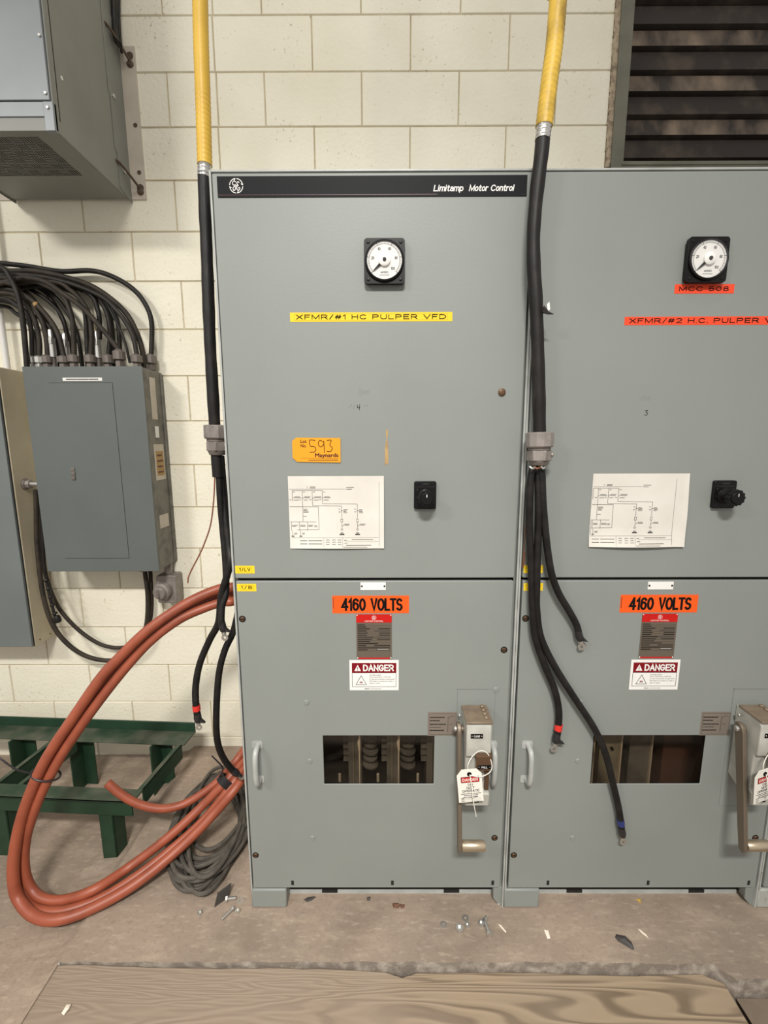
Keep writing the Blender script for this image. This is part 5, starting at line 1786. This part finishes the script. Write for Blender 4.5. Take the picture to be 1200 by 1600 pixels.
# ------------------------------------------------------------------ terracotta cables
red_a = [(400, 912, .34), (372, 914, .30), (347, 919, .27), (317, 930, .24), (283, 948, .21), (233, 983, .17), (187, 1027, .14), (157, 1060, .12), (115.5, 1120, .09), (80.5, 1172, .07), (58, 1214, .05),
         (35, 1274, .03), (23, 1330, .01), (21, 1372, -.005), (28, 1403, -.015), (52, 1430, -.022), (87, 1437, -.02), (140, 1421, .005), (210, 1382, .06), (280, 1326, .13), (332, 1274, .20), (378, 1218, .28), (400, 1195, .33)]
red_b = [(400, 932, .34), (372, 936, .30), (347, 941, .27), (317, 951, .24), (280, 968, .21), (237, 1000, .18), (195, 1045, .15), (147, 1106, .11), (105, 1166, .085), (77, 1214, .065), (56, 1260, .05),
         (40, 1312, .04), (38, 1358, .03), (49, 1389, .025), (70, 1405, .03), (101, 1406, .035), (147, 1390, .06), (203, 1354, .11), (262, 1309, .16), (315, 1260, .23), (372, 1199, .31), (400, 1172, .35)]
red_c = [(400, 922, .37), (372, 925, .33), (347, 930, .30), (317, 941, .27), (283, 959, .24), (235, 992, .21), (191, 1036, .18), (152, 1083, .15), (110, 1143, .12), (78, 1195, .10), (57, 1238, .075),
         (38, 1294, .05), (29, 1346, .03), (33, 1388, .015), (46, 1414, .008), (70, 1424, .008), (105, 1422, .012), (157, 1403, .04), (210, 1371, .09), (273, 1322, .145), (325, 1273, .21), (375, 1208, .295), (400, 1184, .34)]
red_d = [(167.5, 1223, .20), (189, 1241, .20), (217, 1256.5, .205), (252, 1263.5, .22), (287, 1256.5, .25), (322, 1235.5, .28), (350, 1211, .31), (378, 1176, .35), (400, 1150, .38)]
def lift(p, r):
    """keep a point of a heavy cable clear of the floor on its line of sight"""
    q = P(*p)
    if p[0] == 400:      # runs on along the cabinet's side towards the wall
        return Vector((-0.045, p[2] + 0.25, max(q.z, 0.06)))
    zmin = r + (0.004 if p[1] > 1400 else 0.028)
    return q if q.z >= zmin else PZ(p[0], p[1], zmin)


rb = thing('heavy_cable', 'outermost of the terracotta cables looping out beside the left cabinet', 'cable', P(87, 1440, -.02), 'terracotta cables beside the cabinet')
for i, (pts, words, r) in enumerate(((red_a, None, .0178), (red_b, 'innermost of the looped terracotta cables beside the left cabinet', .0165),
                                      (red_c, 'middle terracotta cable of the loop, mostly hidden between the other two', .0150), (red_d, 'short terracotta cable with a cut end pointing at the green stand', .0150))):
    b = MB()
    b.tube([lift(p, r) for p in pts], r, 16, 0, 12)
    if i == 0:
        b.build('jacket', 'terracotta', rb)
        continue
    o = b.build('heavy_cable', 'terracotta')
    tag(o, words, 'cable', 'terracotta cables beside the cabinet')
# ties round the terracotta cables
b = MB()
c1, c2, c3 = P(58, 1214, .05), P(77, 1214, .065), P(57, 1238, .075)
ctr = (c1 + c2) / 2 + Vector((0, 0.012, 0))
dirv = (P(80, 1172, .07) - P(35, 1274, .03)).normalized()
s1 = (c2 - c1); s1 = (s1 - dirv * s1.dot(dirv)).normalized()
s2 = dirv.cross(s1)
ring = [ctr + s1 * (0.044 * math.cos(t * math.pi / 9)) + s2 * (0.034 * math.sin(t * math.pi / 9)) for t in range(19)]
b.tube(ring, 0.0035, 8, 0, 4)
b.tube([ctr - s1 * 0.044, ctr - s1 * 0.075 + Vector((0, -0.01, 0.02)), ctr - s1 * 0.12 + Vector((0, 0.0, 0.045)), ctr - s1 * 0.155 + Vector((0, 0.02, 0.05))], 0.003, 8, 0, 6)
tag(b.build('cable_tie', 'blacktape'), 'black cable tie with a long tail round the terracotta loop at the left', 'cable tie')
b = MB()
ctr = (P(358, 1214, .27) + P(356, 1226, .25) + P(352, 1219, .28)) / 3
ctr = (P(352, 1248, .24) * 0 + P(354, 1222, .27))
dirv = (P(375, 1203, .30) - P(325, 1262, .22)).normalized()
s2 = dirv.cross(Vector((0, 0, 1))).normalized(); s1 = dirv.cross(s2)
ring = [ctr + s1 * (0.038 * math.cos(t * math.pi / 9)) + s2 * (0.030 * math.sin(t * math.pi / 9)) for t in range(19)]
for k in range(5):
    b.tube([p + dirv * (k * 0.006 - 0.012) for p in ring], 0.0035, 8, 0, 3)
b.tube([ctr - s1 * 0.044, P(348, 1200, .21), P(331, 1181, .20)], 0.0028, 8, 0, 6)
tag(b.build('tape_wrap', 'blacktape'), 'black tape wrap binding the terracotta cables beside the cabinet side', 'tape')

# coiled gray cord on the floor
b = MB()
rnd = random.Random(21)
pts = []
cx0, cy0 = -0.246, 0.318
turns, per = 17, 20
phx = phy = 0
for t in range(turns):
    ax_, ay_ = 0.150 + rnd.uniform(-0.05, 0.025), 0.290 + rnd.uniform(-0.11, 0.03)
    ox, oy = rnd.uniform(-0.018, 0.018), rnd.uniform(-0.025, 0.02)
    tilt = rnd.uniform(0.06, 0.36)
    for k in range(per):
        a = 2 * math.pi * k / per
        x, y = ax_ * math.cos(a), ay_ * math.sin(a) * (1 - 0.12 * math.cos(a))
        lay = t // 4
        z = 0.009 + lay * 0.0145 + 0.004 * math.sin(a * 2 + t) + 0.003
        pts.append((cx0 + ox + x * math.cos(tilt) - y * math.sin(tilt), cy0 + oy + x * math.sin(tilt) + y * math.cos(tilt), max(z, 0.0085)))
# ease the steps between turns
sm = [Vector(p) for p in pts]
for it in range(3):
    sm = [sm[0]] + [(sm[i - 1] + sm[i] * 2 + sm[i + 1]) / 4 for i in range(1, len(sm) - 1)] + [sm[-1]]
b.tube(sm, 0.0078, 8, 0, 3)
tag(b.build('coiled_cord', 'coil'), 'coil of gray rubber cord heaped on the floor against the left cabinet', 'cord')

# ------------------------------------------------------------------ green steel stand
gs = thing('steel_stand', 'low dark green angle-iron stand on the floor along the wall at the left', 'stand', (-0.98, 0.43, ZL))
A = Vector((-0.51, 0.20, 0.22))          # right front top corner
du = Vector((-0.9985, 0.054, 0)).normalized()     # along, to the left
dv = Vector((0.13, 0.99, 0)).normalized()        # to the back
def stand_pt(a, c, z):
    p = A + du * a + dv * c
    return Vector((p.x, p.y, z))
def bar(bb, a0, a1, c0, c1, z0, z1, mi=0):
    v = [stand_pt(a, c, z) for z in (z0, z1) for a, c in ((a0, c0), (a1, c0), (a1, c1), (a0, c1))]
    bb.add(v, [(0, 1, 2, 3), (7, 6, 5, 4), (1, 0, 4, 5), (2, 1, 5, 6), (3, 2, 6, 7), (0, 3, 7, 4)], mi)
ZT = 0.22
DB = 0.432
b = MB(); bar(b, 0.0, 1.5, 0.0, 0.068, ZT - 0.007, ZT, 0); bar(b, 0.0, 1.5, 0.0, 0.007, ZT - 0.058, ZT, 1)
b.build('front_rail', ['greendust', 'green'], gs, bevel=0.001)
b = MB(); bar(b, -0.01, 1.5, DB - 0.098, DB, ZT - 0.007, ZT, 0); bar(b, -0.01, 1.5, DB - 0.007, DB, ZT, ZT + 0.045, 1)
b.build('back_rail', ['greendust', 'green'], gs, bevel=0.001)
b = MB(); bar(b, 0.0, 0.024, 0.068, DB - 0.098, ZT - 0.007, ZT - 0.001, 0); bar(b, 0.0, 0.006, 0.068, DB - 0.098, ZT - 0.068, ZT - 0.001, 1)
b.build('side_rail', ['greendust', 'green'], gs, bevel=0.001)
b = MB(); bar(b, 0.50, 0.524, 0.068, DB - 0.098, ZT - 0.007, ZT - 0.001, 0); bar(b, 0.50, 0.506, 0.068, DB - 0.098, ZT - 0.05, ZT - 0.001, 1)
b.build('cross_rail', ['greendust', 'green'], gs, bevel=0.001)
b = MB(); bar(b, 0.60, 0.624, 0.068, DB - 0.098, ZT - 0.007, ZT - 0.001, 0); bar(b, 0.60, 0.606, 0.068, DB - 0.098, ZT - 0.05, ZT - 0.001, 1)
b.build('cross_rail', ['greendust', 'green'], gs, bevel=0.001)
for a0, c0, face in ((0.085, 0.007, 1), (0.52, 0.007, 1), (0.085, DB - 0.095, 0), (0.47, DB - 0.095, 0), (0.76, DB - 0.095, 0), (1.2, 0.007, 1)):
    b = MB()
    if face:
        bar(b, a0, a0 + 0.058, c0, c0 + 0.007, ZL, ZT - 0.007, 0)
        bar(b, a0, a0 + 0.007, c0, c0 + 0.058, ZL, ZT - 0.007, 0)
    else:
        bar(b, a0, a0 + 0.058, c0 + 0.051, c0 + 0.058, ZL, ZT - 0.007, 0)
        bar(b, a0 + 0.051, a0 + 0.058, c0 - 0.02, c0 + 0.058, ZL, ZT - 0.007, 0)
    b.build('leg', 'green', gs, bevel=0.001)
b = MB()
q0, q1 = stand_pt(0.05, 0.10, ZL + 0.012), stand_pt(-0.02, 0.02, ZL + 0.012)
b.tube([q0, q1], 0.010, 8, 0, smooth=False)
tag(b.build('steel_rod', 'blacktape'), 'dark rod end lying on the floor under the green stand corner', 'rod')


# ------------------------------------------------------------------ loose hardware on the floor
GRP = 'loose hardware on the floor'


def bolt(u, v, ang, L, words, s=1.0, standing=False):
    c = PZ(u, v, 0.0)
    b = MB()
    d = Vector((math.cos(ang), math.sin(ang), 0))
    if standing:
        b.lathe([(0.011 * s, 0), (0.011 * s, 0.008 * s)], (c.x, c.y, 0.0), (0, 0, 1), 6, 0)
        b.lathe([(0.006 * s, 0.008 * s), (0.006 * s, L)], (c.x, c.y, 0.0), (0, 0, 1), 12, 0)
    else:
        o = Vector((c.x, c.y, 0.0095 * s))
        b.lathe([(0.0105 * s, 0), (0.0105 * s, 0.007 * s)], o, d, 6, 0)
        n = int(L / 0.0015)
        b.lathe([(0.0058 * s, 0.007 * s)] + [(0.0054 * s + 0.0006 * s * (k % 2), 0.007 * s + L * k / n) for k in range(n + 1)], o, d, 12, 0)
    return tag(b.build('bolt', 'silver', origin=(c.x, c.y, 0), bevel=0.0004), words, 'bolt', GRP)


def washer(u, v, words, r=0.012):
    c = PZ(u, v, 0.0)
    b = MB()
    b.lathe([(r * 0.45, 0.0002), (r, 0.0002), (r, 0.0022), (r * 0.45, 0.0022)], (c.x, c.y, 0), (0, 0, 1), 20, 0)
    # open the hole by keeping only the ring faces
    b.f = b.f[:-2]; b.mi = b.mi[:-2]
    b.f += [[60 + k, 60 + (k + 1) % 20, (k + 1) % 20, k] for k in range(20)]; b.mi += [0] * 20
    return tag(b.build('washer', 'silver', origin=(c.x, c.y, 0)), words, 'washer', GRP)


def nut(u, v, words, s=1.0, mk='silver'):
    c = PZ(u, v, 0.0)
    b = MB()
    b.lathe([(0.010 * s, 0), (0.010 * s, 0.009 * s), (0.005 * s, 0.009 * s), (0.005 * s, 0.004 * s)], (c.x, c.y, 0.0), (0, 0, 1), 6, 0)
    return tag(b.build('nut', mk, origin=(c.x, c.y, 0)), words, 'nut', GRP)


bolt(353, 1408, 0.1, 0.028, 'short silver bolt against the dark clip beside the gray cord coil')
nut(349, 1400, 'silver nut between the dark clip and the gray cord coil', 1.0)
bolt(365, 1421, -2.2, 0.040, 'thin silver bolt left of the left cabinet foot', 0.8)
nut(371, 1425, 'silver nut beside the thin bolt near the left cabinet foot', 0.9)
nut(312, 1428, 'lone small nut on the floor below the gray cord coil', 0.9)
washer(376, 1408, 'flat washer just left of the left cabinet foot')
washer(693, 1445, 'dull flat washer leftmost of the hardware before the left cabinet', 0.011)
washer(727, 1435, 'bright washer rearmost of the hardware before the left cabinet', 0.011)
nut(718, 1453, 'large silver nut in the middle of the scattered hardware', 1.35)
nut(730, 1447, 'small silver nut touching the large nut', 0.8)
nut(752, 1445, 'silver nut at the right of the scattered hardware', 1.1)
bolt(757, 1441, 0.9, 0.012, 'stubby silver bolt beside the right-hand nut', 0.7)
bolt(765, 1464, 1.75, 0.034, 'silver bolt nearest the plank before the left cabinet', 0.95)
bolt(779, 1412, 1.4, 0.020, 'small bolt standing at the joint between the two cabinet feet', 0.7, True)

b = MB()
c = PZ(343, 1412, 0.0)
p0 = Vector((c.x, c.y, 0.0))
b.add([p0 + Vector(q) for q in ((-0.014, -0.01, 0.001), (0.022, 0.025, 0.001), (0.030, 0.035, 0.045), (-0.006, 0.004, 0.040), (-0.012, -0.013, 0.001), (0.025, 0.022, 0.001), (0.033, 0.032, 0.045), (-0.003, 0.001, 0.040))],
      [(0, 1, 2, 3), (7, 6, 5, 4), (0, 4, 5, 1), (1, 5, 6, 2), (2, 6, 7, 3), (3, 7, 4, 0)])
tag(b.build('metal_clip', 'darkscrap', smooth=False), 'dark folded metal clip standing by the gray cord coil', 'clip')


def scrap(u, v, outline, h, mk, words, name, cat):
    c = PZ(u, v, 0.0)
    b = MB()
    n = len(outline)
    lo = [(c.x + x, c.y + y, 0.0005) for x, y in outline]
    hi = [(c.x + x * 0.8, c.y + y * 0.8, h * (0.6 + 0.4 * math.sin(3 * i))) for i, (x, y) in enumerate(outline)]
    b.add(lo + hi + [(c.x, c.y, h)], [tuple(range(n - 1, -1, -1))] + [(i, (i + 1) % n, n + (i + 1) % n, n + i) for i in range(n)] + [(n + i, n + (i + 1) % n, 2 * n) for i in range(n)])
    return tag(b.build(name, mk, smooth=False), words, cat)


scrap(975, 1470, [(-0.024, 0.010), (-0.020, -0.002), (0.012, -0.026), (0.020, -0.024), (0.022, -0.004), (0.010, 0.010), (-0.014, 0.020)], 0.010, 'darkscrap', 'dark torn scrap on the floor before the right cabinet', 'torn_scrap', 'debris')
scrap(1005, 1459, [(-0.010, 0.016), (-0.004, 0.002), (0.010, -0.014), (0.008, -0.002), (-0.002, 0.012)], 0.002, 'pale', 'pale sliver on the floor right of the dark torn scrap', 'pale_sliver', 'debris')
scrap(999, 1408, [(-0.008, 0.005), (0.0, -0.008), (0.008, 0.004), (0.0, 0.007)], 0.006, 'brass', 'tiny yellow wire connector lying before the right cabinet', 'wire_connector', 'connector')
scrap(785, 1450, [(-0.012, 0.012), (-0.004, 0.010), (0.010, -0.012), (0.006, -0.014)], 0.003, 'pale', 'pale splinter beside the scattered hardware', 'pale_splinter', 'debris')
scrap(484, 1406, [(-0.022, 0.0), (-0.008, -0.008), (0.006, -0.004), (0.022, 0.010), (0.012, 0.012), (-0.010, 0.008)], 0.004, 'darkscrap', 'dark flake under the left end of the left cabinet door', 'dark_flake', 'debris')
scrap(619, 1415, [(-0.014, 0.006), (-0.010, -0.008), (0.006, -0.010), (0.016, 0.0), (0.006, 0.008)], 0.008, 'rust', 'rusty crumb on the floor below the middle of the left cabinet', 'rust_crumb', 'debris')
scrap(629, 1416, [(-0.008, 0.006), (-0.006, -0.008), (0.006, -0.006), (0.008, 0.004)], 0.006, 'rust', 'smaller rusty crumb right beside the larger rusty crumb', 'rust_crumb', 'debris')
scrap(576, 1405, [(-0.006, 0.005), (-0.005, -0.006), (0.005, -0.005), (0.006, 0.006)], 0.007, 'darkscrap', 'small dark pebble under the left cabinet door', 'dark_pebble', 'debris')
scrap(856, 1460, [(-0.008, 0.014), (-0.006, -0.014), (0.004, -0.012), (0.006, 0.012)], 0.002, 'pale', 'pale paint chip on the floor before the right cabinet foot', 'paint_chip', 'debris')
scrap(103, 1578, [(-0.006, 0.012), (-0.007, -0.008), (0.003, -0.012), (0.008, 0.004), (0.005, 0.013)], 0.005, 'pale', 'pale chip lying near the left end of the plank', 'paint_chip', 'debris')
